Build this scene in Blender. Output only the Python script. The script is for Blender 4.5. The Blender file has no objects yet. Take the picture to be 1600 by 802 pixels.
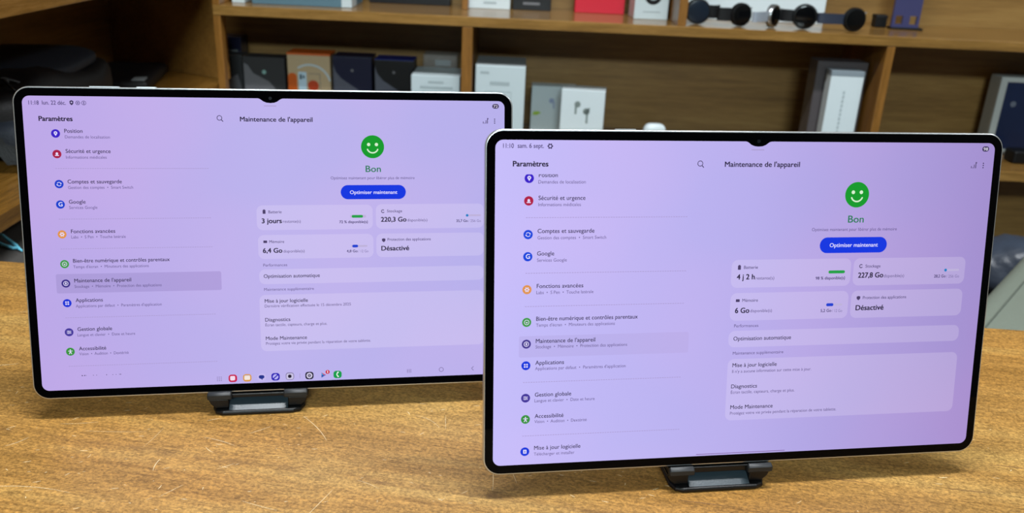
import bpy, bmesh, math, random
from math import sin, cos, pi, radians
from mathutils import Matrix, Vector

scene = bpy.context.scene
COL = scene.collection
random.seed(7)

# ------------------------------------------------------------------ camera
cam_data = bpy.data.cameras.new('camera')
cam = bpy.data.objects.new('camera', cam_data)
COL.objects.link(cam)
cam_data.sensor_width = 36.0
cam_data.lens = 36.0 * 1350.0 / 1600.0
cam_data.clip_start = 0.02
cam_data.clip_end = 50.0
_p, _r = radians(21.61), radians(2.66)
_f = Vector((0, cos(_p), -sin(_p)))
_rt = Vector((1, 0, 0))
_up = _rt.cross(_f)
_R = cos(_r) * _rt + sin(_r) * _up
_U = -sin(_r) * _rt + cos(_r) * _up
cam.matrix_world = Matrix(((_R.x, _U.x, -_f.x, 0), (_R.y, _U.y, -_f.y, 0),
                           (_R.z, _U.z, -_f.z, 1.084), (0, 0, 0, 1)))
cam_data.dof.use_dof = True
cam_data.dof.focus_distance = 0.56
cam_data.dof.aperture_fstop = 11.0
scene.camera = cam

# ------------------------------------------------------------------ world, lights, exposure
world = bpy.data.worlds.new('world')
scene.world = world
world.use_nodes = True
world.node_tree.nodes['Background'].inputs[0].default_value = (0.80, 0.90, 1.0, 1)
world.node_tree.nodes['Background'].inputs[1].default_value = 0.25
vs = scene.view_settings
vs.view_transform = 'Standard'
vs.look = 'None'
vs.exposure = 0.0
vs.gamma = 1.0
vs.use_curve_mapping = False


def area_light(name, loc, target, sx, sy, power, color):
    d = bpy.data.lights.new(name, 'AREA')
    d.shape = 'RECTANGLE'
    d.size, d.size_y = sx, sy
    d.energy = power
    d.color = color
    o = bpy.data.objects.new(name, d)
    COL.objects.link(o)
    o.location = loc
    o.rotation_euler = (Vector(target) - Vector(loc)).to_track_quat('-Z', 'Y').to_euler()
    return o


area_light('ceiling_or_fill_lamp', (0.10, 0.58, 2.66), (0.10, 0.58, 0), 1.2, 0.10, 54, (0.95, 0.98, 1.0))
area_light('ceiling_or_fill_lamp', (0.2, -2.9, 2.60), (0.3, 1.8, 0.9), 1.2, 0.20, 90, (0.78, 0.95, 1.0))
area_light('ceiling_or_fill_lamp', (2.1, 0.4, 2.60), (0.0, 1.0, 0.8), 1.0, 0.20, 16, (0.93, 0.97, 1.0))  # added fill, not a known fitting: brightens the side shelf from the right

# ------------------------------------------------------------------ materials


def lin(h):
    h = h.lstrip('#')
    c = [int(h[i:i + 2], 16) / 255 for i in (0, 2, 4)]
    return tuple(v / 12.92 if v <= 0.04045 else ((v + 0.055) / 1.055) ** 2.4 for v in c) + (1.0,)


MATS = {}


def new_mat(name):
    m = bpy.data.materials.new(name)
    m.use_nodes = True
    return m, m.node_tree, m.node_tree.nodes['Principled BSDF']


def plain(name, col, rough=0.5, metal=0.0, spec=0.5, bump=0.0, bscale=200.0, vary=0.06, alpha=None, trans=0.0):
    """solid colour with a faint procedural mottling, optional fine relief"""
    if name in MATS:
        return MATS[name]
    m, nt, b = new_mat(name)
    c = lin(col) if isinstance(col, str) else tuple(col) + (1.0,)
    tc = nt.nodes.new('ShaderNodeTexCoord')
    n = nt.nodes.new('ShaderNodeTexNoise')
    n.inputs['Scale'].default_value = bscale
    n.inputs['Detail'].default_value = 3
    nt.links.new(tc.outputs['Object'], n.inputs['Vector'])
    mx = nt.nodes.new('ShaderNodeMix')
    mx.data_type = 'RGBA'
    mx.inputs[6].default_value = tuple(v * (1 - vary) for v in c[:3]) + (1,)
    mx.inputs[7].default_value = tuple(min(1, v * (1 + vary)) for v in c[:3]) + (1,)
    nt.links.new(n.outputs['Fac'], mx.inputs[0])
    nt.links.new(mx.outputs[2], b.inputs['Base Color'])
    b.inputs['Roughness'].default_value = rough
    b.inputs['Metallic'].default_value = metal
    b.inputs['Specular IOR Level'].default_value = spec
    if trans:
        b.inputs['Transmission Weight'].default_value = trans
        b.inputs['IOR'].default_value = 1.2
    if alpha is not None:
        b.inputs['Alpha'].default_value = alpha
    if bump:
        bp = nt.nodes.new('ShaderNodeBump')
        bp.inputs['Strength'].default_value = bump
        bp.inputs['Distance'].default_value = 0.002
        nt.links.new(n.outputs['Fac'], bp.inputs['Height'])
        nt.links.new(bp.outputs['Normal'], b.inputs['Normal'])
    MATS[name] = m
    return m


def wood(name, c_dark, c_mid, c_light, axis='X', rough=0.35, spec=0.5, fine=1.0, bump=0.15):
    """varnished wood: long noise streaks along one axis, fine pores, broad tone drift"""
    if name in MATS:
        return MATS[name]
    m, nt, b = new_mat(name)
    N = nt.nodes.new
    L = nt.links.new
    tc = N('ShaderNodeTexCoord')

    def mapped(along, across):
        mp = N('ShaderNodeMapping')
        s = {'X': (along, across, across), 'Y': (across, along, across), 'Z': (across, across, along)}[axis]
        mp.inputs['Scale'].default_value = s
        L(tc.outputs['Object'], mp.inputs['Vector'])
        return mp
    broad = N('ShaderNodeTexNoise')
    broad.inputs['Scale'].default_value = 1.0
    broad.inputs['Detail'].default_value = 4
    broad.inputs['Distortion'].default_value = 0.6
    L(mapped(1.5, 11).outputs[0], broad.inputs['Vector'])
    streak = N('ShaderNodeTexNoise')
    streak.inputs['Scale'].default_value = 1.0
    streak.inputs['Detail'].default_value = 7
    streak.inputs['Roughness'].default_value = 0.65
    L(mapped(9 * fine, 170 * fine).outputs[0], streak.inputs['Vector'])
    pore = N('ShaderNodeTexNoise')
    pore.inputs['Scale'].default_value = 1.0
    pore.inputs['Detail'].default_value = 4
    L(mapped(60 * fine, 700 * fine).outputs[0], pore.inputs['Vector'])
    a1 = N('ShaderNodeMath')
    a1.operation = 'MULTIPLY_ADD'
    a1.inputs[1].default_value = 0.55
    L(streak.outputs['Fac'], a1.inputs[0])
    m2 = N('ShaderNodeMath')
    m2.operation = 'MULTIPLY'
    m2.inputs[1].default_value = 0.55
    L(broad.outputs['Fac'], m2.inputs[0])
    L(m2.outputs[0], a1.inputs[2])
    a2 = N('ShaderNodeMath')
    a2.operation = 'MULTIPLY_ADD'
    a2.inputs[1].default_value = 0.22
    L(pore.outputs['Fac'], a2.inputs[0])
    L(a1.outputs[0], a2.inputs[2])
    r = N('ShaderNodeValToRGB')
    r.color_ramp.elements[0].position = 0.46
    r.color_ramp.elements[0].color = lin(c_dark)
    r.color_ramp.elements[1].position = 0.86
    r.color_ramp.elements[1].color = lin(c_light)
    e = r.color_ramp.elements.new(0.66)
    e.color = lin(c_mid)
    L(a2.outputs[0], r.inputs['Fac'])
    L(r.outputs['Color'], b.inputs['Base Color'])
    b.inputs['Roughness'].default_value = rough
    b.inputs['Specular IOR Level'].default_value = spec
    bp = N('ShaderNodeBump')
    bp.inputs['Strength'].default_value = bump
    bp.inputs['Distance'].default_value = 0.0015
    L(a2.outputs[0], bp.inputs['Height'])
    L(bp.outputs['Normal'], b.inputs['Normal'])
    MATS[name] = m
    return m


def pixel(col, k=1.0):
    """a colour shown on a lit display: the panel gives off this light"""
    name = 'display_' + col.lstrip('#') + ('' if k == 1.0 else '_%d' % int(k * 100))
    if name in MATS:
        return MATS[name]
    m, nt, b = new_mat(name)
    b.inputs['Base Color'].default_value = (0.004, 0.004, 0.005, 1)
    b.inputs['Roughness'].default_value = 0.03
    b.inputs['Specular IOR Level'].default_value = 0.04
    b.inputs['Emission Color'].default_value = lin(col)
    b.inputs['Emission Strength'].default_value = k
    MATS[name] = m
    return m


def display_ground(name, left, mid, right, lift=0.0, mul=1.0):
    """lilac page shown on the panel; slight cloudy pink / blue unevenness of the panel; oblique-view dimming painted into the ramp"""
    m, nt, b = new_mat(name)
    N = nt.nodes.new
    L = nt.links.new
    tc = N('ShaderNodeTexCoord')
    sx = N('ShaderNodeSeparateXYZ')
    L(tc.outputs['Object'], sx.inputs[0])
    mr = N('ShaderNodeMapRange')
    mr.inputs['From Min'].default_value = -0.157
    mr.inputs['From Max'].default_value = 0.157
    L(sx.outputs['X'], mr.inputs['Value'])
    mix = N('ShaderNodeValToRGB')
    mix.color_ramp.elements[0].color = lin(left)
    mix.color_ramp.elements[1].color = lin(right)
    mix.color_ramp.elements.new(0.5).color = lin(mid)  # side-to-side falloff of a screen seen at an angle, painted into emission
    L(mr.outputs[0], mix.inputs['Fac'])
    n = N('ShaderNodeTexNoise')
    n.inputs['Scale'].default_value = 9
    n.inputs['Detail'].default_value = 1
    L(tc.outputs['Object'], n.inputs['Vector'])
    rp = N('ShaderNodeValToRGB')
    rp.color_ramp.elements[0].position = 0.38
    rp.color_ramp.elements[0].color = (0.96, 0.99, 1.01, 1)
    rp.color_ramp.elements[1].position = 0.62
    rp.color_ramp.elements[1].color = (1.04, 1.0, 1.01, 1)
    L(n.outputs['Fac'], rp.inputs['Fac'])
    mu = N('ShaderNodeMix')
    mu.data_type = 'RGBA'
    mu.blend_type = 'MULTIPLY'
    mu.inputs[0].default_value = 1.0
    L(mix.outputs['Color'], mu.inputs[6])
    L(rp.outputs['Color'], mu.inputs[7])
    li = N('ShaderNodeMix')
    li.data_type = 'RGBA'
    li.inputs[0].default_value = lift
    li.inputs[7].default_value = (0.93, 0.85, 1.0, 1)
    L(mu.outputs[2], li.inputs[6])
    b.inputs['Base Color'].default_value = (0.004, 0.004, 0.005, 1)
    b.inputs['Roughness'].default_value = 0.03
    b.inputs['Specular IOR Level'].default_value = 0.04
    L(li.outputs[2], b.inputs['Emission Color'])
    b.inputs['Emission Strength'].default_value = mul
    return m


# ------------------------------------------------------------------ object helpers
def thing(name, label, cat, loc=(0, 0, 0), rot=(0, 0, 0), group=None):
    o = bpy.data.objects.new(name, None)
    o.empty_display_size = 0.02
    COL.objects.link(o)
    o.location = loc
    o.rotation_euler = rot
    o['label'] = label
    o['category'] = cat
    if group:
        o['group'] = group
    return o


def obj(name, bm, mat, parent=None, smooth=False, label=None, kind=None, loc=None, rot=None):
    me = bpy.data.meshes.new(name)
    bmesh.ops.recalc_face_normals(bm, faces=bm.faces[:])
    bm.to_mesh(bm_to := me)
    bm.free()
    for mm in (mat if isinstance(mat, (list, tuple)) else [mat]):
        me.materials.append(mm)
    if smooth:
        for p in me.polygons:
            p.use_smooth = True
        try:
            me.set_sharp_from_angle(angle=radians(40))
        except Exception:
            pass
    o = bpy.data.objects.new(name, me)
    COL.objects.link(o)
    if parent:
        o.parent = parent
    if label:
        o['label'] = label
    if kind:
        o['kind'] = kind
    if loc:
        o.location = loc
    if rot:
        o.rotation_euler = rot
    return o


def struct(name, bm, mat):
    return obj(name, bm, mat, kind='structure')


def bx(x0, x1, y0, y1, z0, z1, bev=0.0, seg=2, bm=None):
    bm2 = bmesh.new()
    vs_ = [bm2.verts.new((x, y, z)) for x in (x0, x1) for y in (y0, y1) for z in (z0, z1)]
    for f in ((0, 1, 3, 2), (4, 6, 7, 5), (0, 4, 5, 1), (2, 3, 7, 6), (0, 2, 6, 4), (1, 5, 7, 3)):
        bm2.faces.new([vs_[i] for i in f])
    bmesh.ops.recalc_face_normals(bm2, faces=bm2.faces[:])
    if bev:
        bmesh.ops.bevel(bm2, geom=bm2.edges[:], offset=bev, segments=seg, profile=0.5, affect='EDGES')
    if bm is None:
        return bm2
    join(bm, bm2)
    return bm


def join(bm, other):
    me = bpy.data.meshes.new('tmp')
    other.to_mesh(me)
    other.free()
    bm.from_mesh(me)
    bpy.data.meshes.remove(me)


def rr_pts(w, h, r, seg=8, cx=0.0, cz=0.0):
    out = []
    for (sx, sz, a0) in ((1, 1, 0), (-1, 1, 90), (-1, -1, 180), (1, -1, 270)):
        for k in range(seg + 1):
            a = radians(a0 + 90.0 * k / seg)
            out.append((cx + sx * (w / 2 - r) + r * cos(a), cz + sz * (h / 2 - r) + r * sin(a)))
    return out


def extrude_xz(pts, y0, y1, bev=0.0, seg=2):
    """prism from an outline in the x-z plane"""
    bm = bmesh.new()
    a = [bm.verts.new((x, y0, z)) for x, z in pts]
    b = [bm.verts.new((x, y1, z)) for x, z in pts]
    n = len(pts)
    bm.faces.new(a)
    bm.faces.new(b[::-1])
    for i in range(n):
        bm.faces.new((a[i], b[i], b[(i + 1) % n], a[(i + 1) % n]))
    bmesh.ops.recalc_face_normals(bm, faces=bm.faces[:])
    if bev:
        es = [e for e in bm.edges if any(len(f.verts) == n and n > 4 for f in e.link_faces)] if n > 4 else bm.edges[:]
        bmesh.ops.bevel(bm, geom=es, offset=bev, segments=seg, profile=0.5, affect='EDGES')
    return bm


def extrude_xy(pts, z0, z1, bev=0.0, seg=2):
    bm = extrude_xz(pts, z0, z1, bev, seg)
    for v in bm.verts:
        v.co = Vector((v.co.x, v.co.z, v.co.y))
    return bm


def loft(rings):
    bm = bmesh.new()
    R = [[bm.verts.new(p) for p in r] for r in rings]
    n = len(R[0])
    for a, b in zip(R[:-1], R[1:]):
        for i in range(n):
            bm.faces.new((a[i], a[(i + 1) % n], b[(i + 1) % n], b[i]))
    bm.faces.new(R[0])
    bm.faces.new(R[-1])
    return bm


def tube(path, r, sides=8, bm=None):
    bm = bm or bmesh.new()
    pts = [Vector(p) for p in path]
    rings = []
    for i, p in enumerate(pts):
        t = (pts[min(i + 1, len(pts) - 1)] - pts[max(i - 1, 0)]).normalized()
        s = t.cross(Vector((0, 0, 1)))
        if s.length < 1e-4:
            s = Vector((1, 0, 0))
        s.normalize()
        u = s.cross(t)
        rr = r[i] if isinstance(r, (list, tuple)) else r
        rings.append([bm.verts.new(p + rr * (cos(2 * pi * k / sides) * s + sin(2 * pi * k / sides) * u)) for k in range(sides)])
    for a, b in zip(rings[:-1], rings[1:]):
        for k in range(sides):
            bm.faces.new((a[k], a[(k + 1) % sides], b[(k + 1) % sides], b[k]))
    bm.faces.new(rings[0])
    bm.faces.new(rings[-1])
    return bm


def strip(path, width_vec, thick_vec):
    """flat band swept along a path (watch straps, cords)"""
    bm = bmesh.new()
    W, rings = Vector(width_vec), []
    pts = [Vector(p) for p in path]
    for i, p in enumerate(pts):
        t = (pts[min(i + 1, len(pts) - 1)] - pts[max(i - 1, 0)]).normalized()
        nrm = t.cross(W).normalized() * thick_vec
        rings.append([bm.verts.new(p + s * W / 2 + q * nrm / 2) for s, q in ((1, 1), (1, -1), (-1, -1), (-1, 1))])
    for a, b in zip(rings[:-1], rings[1:]):
        for k in range(4):
            bm.faces.new((a[k], a[(k + 1) % 4], b[(k + 1) % 4], b[k]))
    bm.faces.new(rings[0])
    bm.faces.new(rings[-1])
    return bm

# ------------------------------------------------------------------ room shell
M_wall = plain('wall_paint', '#7E7568', 0.8, bump=0.1, bscale=300)
M_floor = plain('floor_tile', '#6E6760', 0.5, bscale=30)
M_ceil = plain('ceiling_paint', '#A9A7A0', 0.9)
struct('floor', bx(-1.3, 2.6, -4.6, 2.05, -0.05, 0.0), M_floor)
struct('ceiling', bx(-1.3, 2.6, -4.6, 2.05, 2.7, 2.75), M_ceil)
struct('wall_back', bx(-1.3, 2.6, 2.0, 2.05, 0.0, 2.7), M_wall)
struct('wall_left', bx(-1.3, -1.25, -4.6, 2.0, 0.0, 2.7), M_wall)
struct('wall_right', bx(2.55, 2.6, -4.6, 2.0, 0.0, 2.7), M_wall)
struct('wall_front', bx(-1.25, 2.55, -4.6, -4.55, 0.0, 2.7), M_wall)

# ------------------------------------------------------------------ shelving along the back wall
M_shelf = wood('shelf_wood', '#5A401E', '#7E5D2E', '#9E7841', 'X', rough=0.2, spec=0.5, bump=0.05)
M_upright = wood('upright_wood', '#5E3D16', '#825824', '#9C6C35', 'Z', rough=0.3, bump=0.05)
M_panel = wood('back_panel_wood', '#66491F', '#806030', '#947440', 'X', rough=0.45, fine=0.5, bump=0.05)
M_dark = plain('dark_recess', '#120E0A', 0.9)

su = thing('shelf_unit', 'long brown wooden shelving unit across the back holding boxes and watches', 'shelf', (0.5, 1.77, 0))


def sp(name, b, mat, **kw):
    """part of the shelf unit, given in room coordinates"""
    for v in b.verts:
        v.co -= Vector((0.5, 1.77, 0))
    return obj(name, b, mat, su, **kw)


for z0, z1 in ((0.05, 0.07), (0.6375, 0.657), (0.8855, 0.904), (1.36, 1.38)):
    sp('shelf_board', bx(-0.577 if z0 > 0.6 else -0.56, 1.75, 1.65, 1.876, z0, z1, 0.0015), M_shelf)
sp('shelf_board', bx(-0.86, -0.5785, 1.735, 1.876, 0.6375, 0.657, 0.0015), M_shelf)
for x0, x1, z0, z1, y0, y1 in ((-0.577, -0.5635, 0.657, 0.8855, 1.651, 1.672),
                               (-0.1125, -0.0925, 0.657, 0.8855, 1.651, 1.875),
                               (0.6805, 0.6955, 0.657, 0.8855, 1.651, 1.875),
                               (1.735, 1.75, 0.657, 0.8855, 1.651, 1.875),
                               (-0.577, -0.5635, 0.0, 0.05, 1.652, 1.672),
                               (-0.577, -0.5635, 0.07, 0.6375, 1.652, 1.672),
                               (0.6805, 0.6955, 0.07, 0.6375, 1.651, 1.875),
                               (1.735, 1.75, 0.0, 0.05, 1.651, 1.875),
                               (1.735, 1.75, 0.07, 0.6375, 1.651, 1.875),
                               (-0.577, -0.5635, 0.904, 1.36, 1.651, 1.875),
                               (-0.122, -0.110, 0.904, 1.36, 1.77, 1.875),
                               (0.287, 0.303, 0.904, 1.36, 1.656, 1.875),
                               (1.735, 1.75, 0.904, 1.36, 1.651, 1.875)):
    sp('upright', bx(x0, x1, y0, y1, z0, z1, 0.001), M_upright)
for z0, z1, x0 in ((0.07, 0.6375, -0.86), (0.657, 0.8855, -0.86), (0.904, 1.36, -0.577)):
    sp('back_panel', bx(x0, 1.75, 1.8765, 1.886, z0, z1), M_panel if z0 > 0.1 else M_panel)

# ------------------------------------------------------------------ counter shelf along the left wall
cs = thing('corner_shelf', 'brown wooden side shelf in the left corner with a black bag on it', 'shelf', (-0.70, 1.25, 0))


def cp(name, b, mat, **kw):
    for v in b.verts:
        v.co -= Vector((-0.70, 1.25, 0))
    return obj(name, b, mat, cs, **kw)


M_shelf_y = wood('side_shelf_wood', '#4E3414', '#76521F', '#946C36', 'Y', rough=0.25, bump=0.05)
M_side = wood('side_panel_wood', '#6E4C20', '#93672E', '#A87A3C', 'Y', rough=0.45, bump=0.05)
floor_pts = [(-0.862, 0.82), (-0.555, 0.82), (-0.5785, 1.648), (-0.5795, 1.70), (-0.862, 1.84)]
cp('shelf_board', extrude_xy(floor_pts, 0.7375, 0.757, 0.001), M_shelf_y)
cp('shelf_board', extrude_xy([(-0.862, 0.66), (-0.555, 0.66), (-0.580, 1.648), (-0.5795, 1.70), (-0.862, 1.84)], 0.955, 0.977, 0.001), M_shelf_y)
cp('side_panel', bx(-0.876, -0.8625, 0.66, 1.86, 0.0, 1.36), M_side)
# slanted panel closing the corner
d = Vector((-0.28, 0.139, 0)).normalized()
n = Vector((d.y, -d.x, 0))
A = Vector((-0.5795, 1.702, 0))
Bv = A + d * 0.315
pb = bmesh.new()
ring = [A, Bv, Bv - n * -0.012, A - n * -0.012]
lo = [pb.verts.new((q.x, q.y, 0.757)) for q in ring]
hi = [pb.verts.new((q.x, q.y, 0.955)) for q in ring]
pb.faces.new(lo)
pb.faces.new(hi[::-1])
for i in range(4):
    pb.faces.new((lo[i], lo[(i + 1) % 4], hi[(i + 1) % 4], hi[i]))
cp('end_panel', pb, M_side)
cp('post', bx(-0.59, -0.556, 0.83, 0.85, 0.0, 0.7375), M_side)

# ------------------------------------------------------------------ table
m, nt, b = new_mat('table_wood')
Nn, Ln = nt.nodes.new, nt.links.new
tc = Nn('ShaderNodeTexCoord')


def tmap(sx, sy):
    mp0 = Nn('ShaderNodeMapping')
    mp0.inputs['Rotation'].default_value = (0, 0, radians(8.3))
    mp = Nn('ShaderNodeMapping')
    mp.inputs['Scale'].default_value = (sx, sy, 30)
    Ln(tc.outputs['Object'], mp0.inputs['Vector'])
    Ln(mp0.outputs[0], mp.inputs['Vector'])
    return mp.outputs[0]


def tnoise(vec, detail=4, rough=0.55, dist=0.0):
    n_ = Nn('ShaderNodeTexNoise')
    n_.inputs['Scale'].default_value = 1.0
    n_.inputs['Detail'].default_value = detail
    n_.inputs['Roughness'].default_value = rough
    n_.inputs['Distortion'].default_value = dist
    Ln(vec, n_.inputs['Vector'])
    return n_.outputs['Fac']


def tramp(fac, stops):
    r_ = Nn('ShaderNodeValToRGB')
    els = r_.color_ramp.elements
    els[0].position, els[0].color = stops[0]
    els[1].position, els[1].color = stops[-1]
    for p_, c_ in stops[1:-1]:
        e_ = els.new(p_)
        e_.color = c_
    Ln(fac, r_.inputs['Fac'])
    return r_.outputs['Color']


def tmul(a_, b_, fac=1.0):
    x_ = Nn('ShaderNodeMix')
    x_.data_type = 'RGBA'
    x_.blend_type = 'MULTIPLY'
    x_.inputs[0].default_value = fac
    Ln(a_, x_.inputs[6])
    Ln(b_, x_.inputs[7])
    return x_.outputs[2]


broad = tnoise(tmap(3, 26), 4, 0.6, 0.4)
base = tramp(broad, [(0.28, lin('#82602D')), (0.50, lin('#98733B')), (0.72, lin('#A7864B'))])
drift = tnoise(tmap(4.5, 4.5), 2)
base = tmul(base, tramp(drift, [(0.35, (1.05, 0.98, 0.88, 1)), (0.65, (0.99, 1.01, 1.10, 1))]))
streak = tnoise(tmap(14, 330), 6, 0.7, 0.2)
base = tmul(base, tramp(streak, [(0.32, (0.70, 0.66, 0.60, 1)), (0.46, (0.97, 0.97, 0.97, 1)), (0.72, (1.12, 1.10, 1.06, 1))]))
fleck = tnoise(tmap(90, 700), 5, 0.7)
base = tmul(base, tramp(fleck, [(0.32, (0.58, 0.54, 0.48, 1)), (0.46, (1, 1, 1, 1)), (0.72, (1.2, 1.18, 1.14, 1))]), 0.85)
grit = tnoise(tmap(520, 700), 3, 0.65)
base = tmul(base, tramp(grit, [(0.34, (0.60, 0.57, 0.52, 1)), (0.50, (1, 1, 1, 1)), (0.66, (1.5, 1.46, 1.38, 1))]), 0.95)
sepc = Nn('ShaderNodeSeparateXYZ')
Ln(tmap(1, 1), sepc.inputs[0])


def tmath(op, a_, b_, c_=None):
    x_ = Nn('ShaderNodeMath')
    x_.operation = op
    for k_, q_ in enumerate((a_, b_, c_)):
        if q_ is None:
            continue
        if isinstance(q_, (int, float)):
            x_.inputs[k_].default_value = q_
        else:
            Ln(q_, x_.inputs[k_])
    return x_.outputs[0]


wob = tmath('MULTIPLY_ADD', tnoise(tmap(25, 3), 3), 0.008, -0.004)
CR0 = (-0.27) * sin(radians(8.3)) + 0.038 * cos(radians(8.3))
dist = tmath('ABSOLUTE', tmath('ADD', tmath('SUBTRACT', sepc.outputs['Y'], CR0), wob), 0)
band = tmath('MULTIPLY', tramp(dist, [(0.0, (1, 1, 1, 1)), (0.0012, (0.75, 0.75, 0.75, 1)), (0.0045, (0, 0, 0, 1))]), tramp(tnoise(tmap(30, 60), 4, 0.7), [(0.42, (0, 0, 0, 1)), (0.58, (1, 1, 1, 1))]))
dk_ = Nn('ShaderNodeMix')
dk_.data_type = 'RGBA'
Ln(tmath('MULTIPLY', band, 0.55), dk_.inputs[0])
Ln(base, dk_.inputs[6])
dk_.inputs[7].default_value = lin('#5E4024')
base = dk_.outputs[2]
Ln(base, b.inputs['Base Color'])
b.inputs['Roughness'].default_value = 0.45
b.inputs['Specular IOR Level'].default_value = 0.35
bp = Nn('ShaderNodeBump')
bp.inputs['Strength'].default_value = 0.35
bp.inputs['Distance'].default_value = 0.0006
Ln(grit, bp.inputs['Height'])
Ln(bp.outputs['Normal'], b.inputs['Normal'])
M_table = m
M_leg = wood('table_leg_wood', '#5E3E18', '#7A5524', '#8E6830', 'Z', rough=0.5)

TT = 0.75
tb = thing('table', 'worn scratched brown wooden table under the two tablets', 'table', (0.07, 0.43, 0))


def tp(name, bm_, mat, **kw):
    for v in bm_.verts:
        v.co -= Vector((0.07, 0.43, 0))
    return obj(name, bm_, mat, tb, **kw)


tp('table_top', extrude_xy([(-0.75, 0.14), (0.90, 0.14), (0.90, 0.6972), (-0.75, 0.7828)], TT - 0.028, TT, 0.0015), M_table)
for x_, y_ in ((-0.70, 0.18), (0.81, 0.18), (-0.70, 0.70), (0.81, 0.63)):
    tp('leg', bx(x_, x_ + 0.05, y_, y_ + 0.05, 0.0, TT - 0.028, 0.003), M_leg)

# scratches and nicks in the varnish: hair-thin raised fibres, all one part
M_scr = plain('scratch', '#F0DDB4', 0.6)
M_crk = plain('grain_crack', '#6A4A2A', 0.8)
scr = bmesh.new()


def ribbon(bm_, pts, w, z):
    L_, R_ = [], []
    P_ = [Vector((x_, y_, 0)) for x_, y_ in pts]
    for i, p_ in enumerate(P_):
        t_ = (P_[min(i + 1, len(P_) - 1)] - P_[max(i - 1, 0)]).normalized()
        s_ = Vector((-t_.y, t_.x, 0))
        ww = w * (0.25 + 0.75 * sin(pi * (i + 0.5) / len(P_)))
        L_.append(bm_.verts.new((p_.x + s_.x * ww, p_.y + s_.y * ww, z)))
        R_.append(bm_.verts.new((p_.x - s_.x * ww, p_.y - s_.y * ww, z)))
    for i in range(len(P_) - 1):
        bm_.faces.new((L_[i], R_[i], R_[i + 1], L_[i + 1]))


def arc(x_, y_, length, ang, bend, w, z=TT + 0.00008, bm_=None):
    pts, a = [], ang
    for k in range(7):
        pts.append((x_, y_))
        x_ += length / 6 * cos(a)
        y_ += length / 6 * sin(a)
        a += bend / 6
    ribbon(bm_ if bm_ is not None else scr, pts, w, z)


for s_ in ((-0.322, 0.469, 0.018, 0.6, 0.6, 0.0003), (-0.219, 0.463, 0.016, -1.75, 0.5, 0.00035),
           (-0.325, 0.423, 0.085, 0.28, -0.6, 0.00025), (-0.200, 0.489, 0.03, -0.2, -0.3, 0.00025),
           (-0.195, 0.478, 0.011, -0.9, 0.5, 0.0003), (-0.205, 0.509, 0.012, 0.5, -0.2, 0.0003),
           (-0.141, 0.520, 0.045, -0.75, -0.35, 0.0003), (-0.172, 0.496, 0.02, 0.6, 0.2, 0.00025),
           (-0.155, 0.425, 0.03, -0.35, 0.1, 0.00025), (-0.115, 0.410, 0.04, 1.2, 0.0, 0.00025),
           (-0.063, 0.528, 0.03, -0.3, -0.9, 0.0002), (-0.042, 0.530, 0.022, -1.5, 0.05, 0.00018),
           (-0.006, 0.470, 0.03, -1.5, -0.1, 0.0002), (0.005, 0.470, 0.02, -1.2, -0.2, 0.0002),
           (-0.18, 0.455, 0.014, 0.6, 0.1, 0.00025), (-0.235, 0.475, 0.03, 1.3, 0.2, 0.00015),
           (-0.30, 0.497, 0.03, 0.1, 0.2, 0.0002), (-0.28, 0.49, 0.05, 0.02, 0.1, 0.00015),
           (-0.205, 0.425, 0.02, 0.9, 0.0, 0.0002), (-0.09, 0.45, 0.02, -0.3, -0.4, 0.0002),
           (-0.42, 0.66, 0.03, 0.4, 0.4, 0.0003), (-0.36, 0.60, 0.02, 0.2, 0.4, 0.0003), (-0.39, 0.57, 0.025, 0.1, 0.4, 0.0003),
           (-0.38, 0.63, 0.02, 0.7, 0.3, 0.0003), (-0.33, 0.55, 0.02, 0.3, 0.3, 0.0003)):
    arc(s_[0], s_[1], s_[2] * 0.8, s_[3], s_[4], s_[5] * 0.45)
for _ in range(150):
    x_ = random.uniform(-0.36, 0.10)
    arc(x_, random.uniform(0.40, 0.545) + max(0, -x_ - 0.25) * 0.6, random.uniform(0.0006, 0.005), random.gauss(0.1, 0.6), random.uniform(-0.6, 0.6),
        random.uniform(0.00008, 0.00017))
for _ in range(60):
    arc(random.uniform(0.05, 0.42), random.uniform(0.42, 0.56), random.uniform(0.001, 0.006), random.gauss(0.0, 0.5), 0.3, random.uniform(0.0001, 0.0002))
tp('scratches', scr, M_scr, kind='stuff')
crk = bmesh.new()
for off, amp, w in ((0.0012, 0.001, 0.00012), (-0.0013, 0.0012, 0.00012)):
    x_ = -0.225
    while x_ < 0.06:
        ln = random.uniform(0.008, 0.028)
        pts = [(x_ + ln * k / 5, 0.4705 - 0.135 * (x_ + 0.201 + ln * k / 5) + off + random.uniform(-amp, amp)) for k in range(6)]
        ribbon(crk, pts, w * random.uniform(0.5, 1.4), TT + 0.00005)
        x_ += ln * random.uniform(1.2, 2.4)
for k in range(16):   # small scuffed scribble
    arc(-0.148 + k * 0.0016, 0.484 + random.uniform(-0.001, 0.001), 0.0045, random.uniform(0.7, 1.0), -0.3, 0.00014, TT + 0.00006, crk)
arc(-0.062, 0.413, 0.02, 0.35, 0.25, 0.0005, TT + 0.00006, crk)
for x_, y_, l_ in ((0.19, 0.478, 0.05), (0.235, 0.497, 0.04), (0.33, 0.50, 0.03), (0.36, 0.52, 0.04), (0.11, 0.445, 0.03), (0.29, 0.47, 0.03)):
    arc(x_, y_, l_, -0.1, random.uniform(-0.1, 0.1), 0.0003, TT + 0.00006, crk)
tp('grain_crack', crk, M_crk, kind='stuff')

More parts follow.
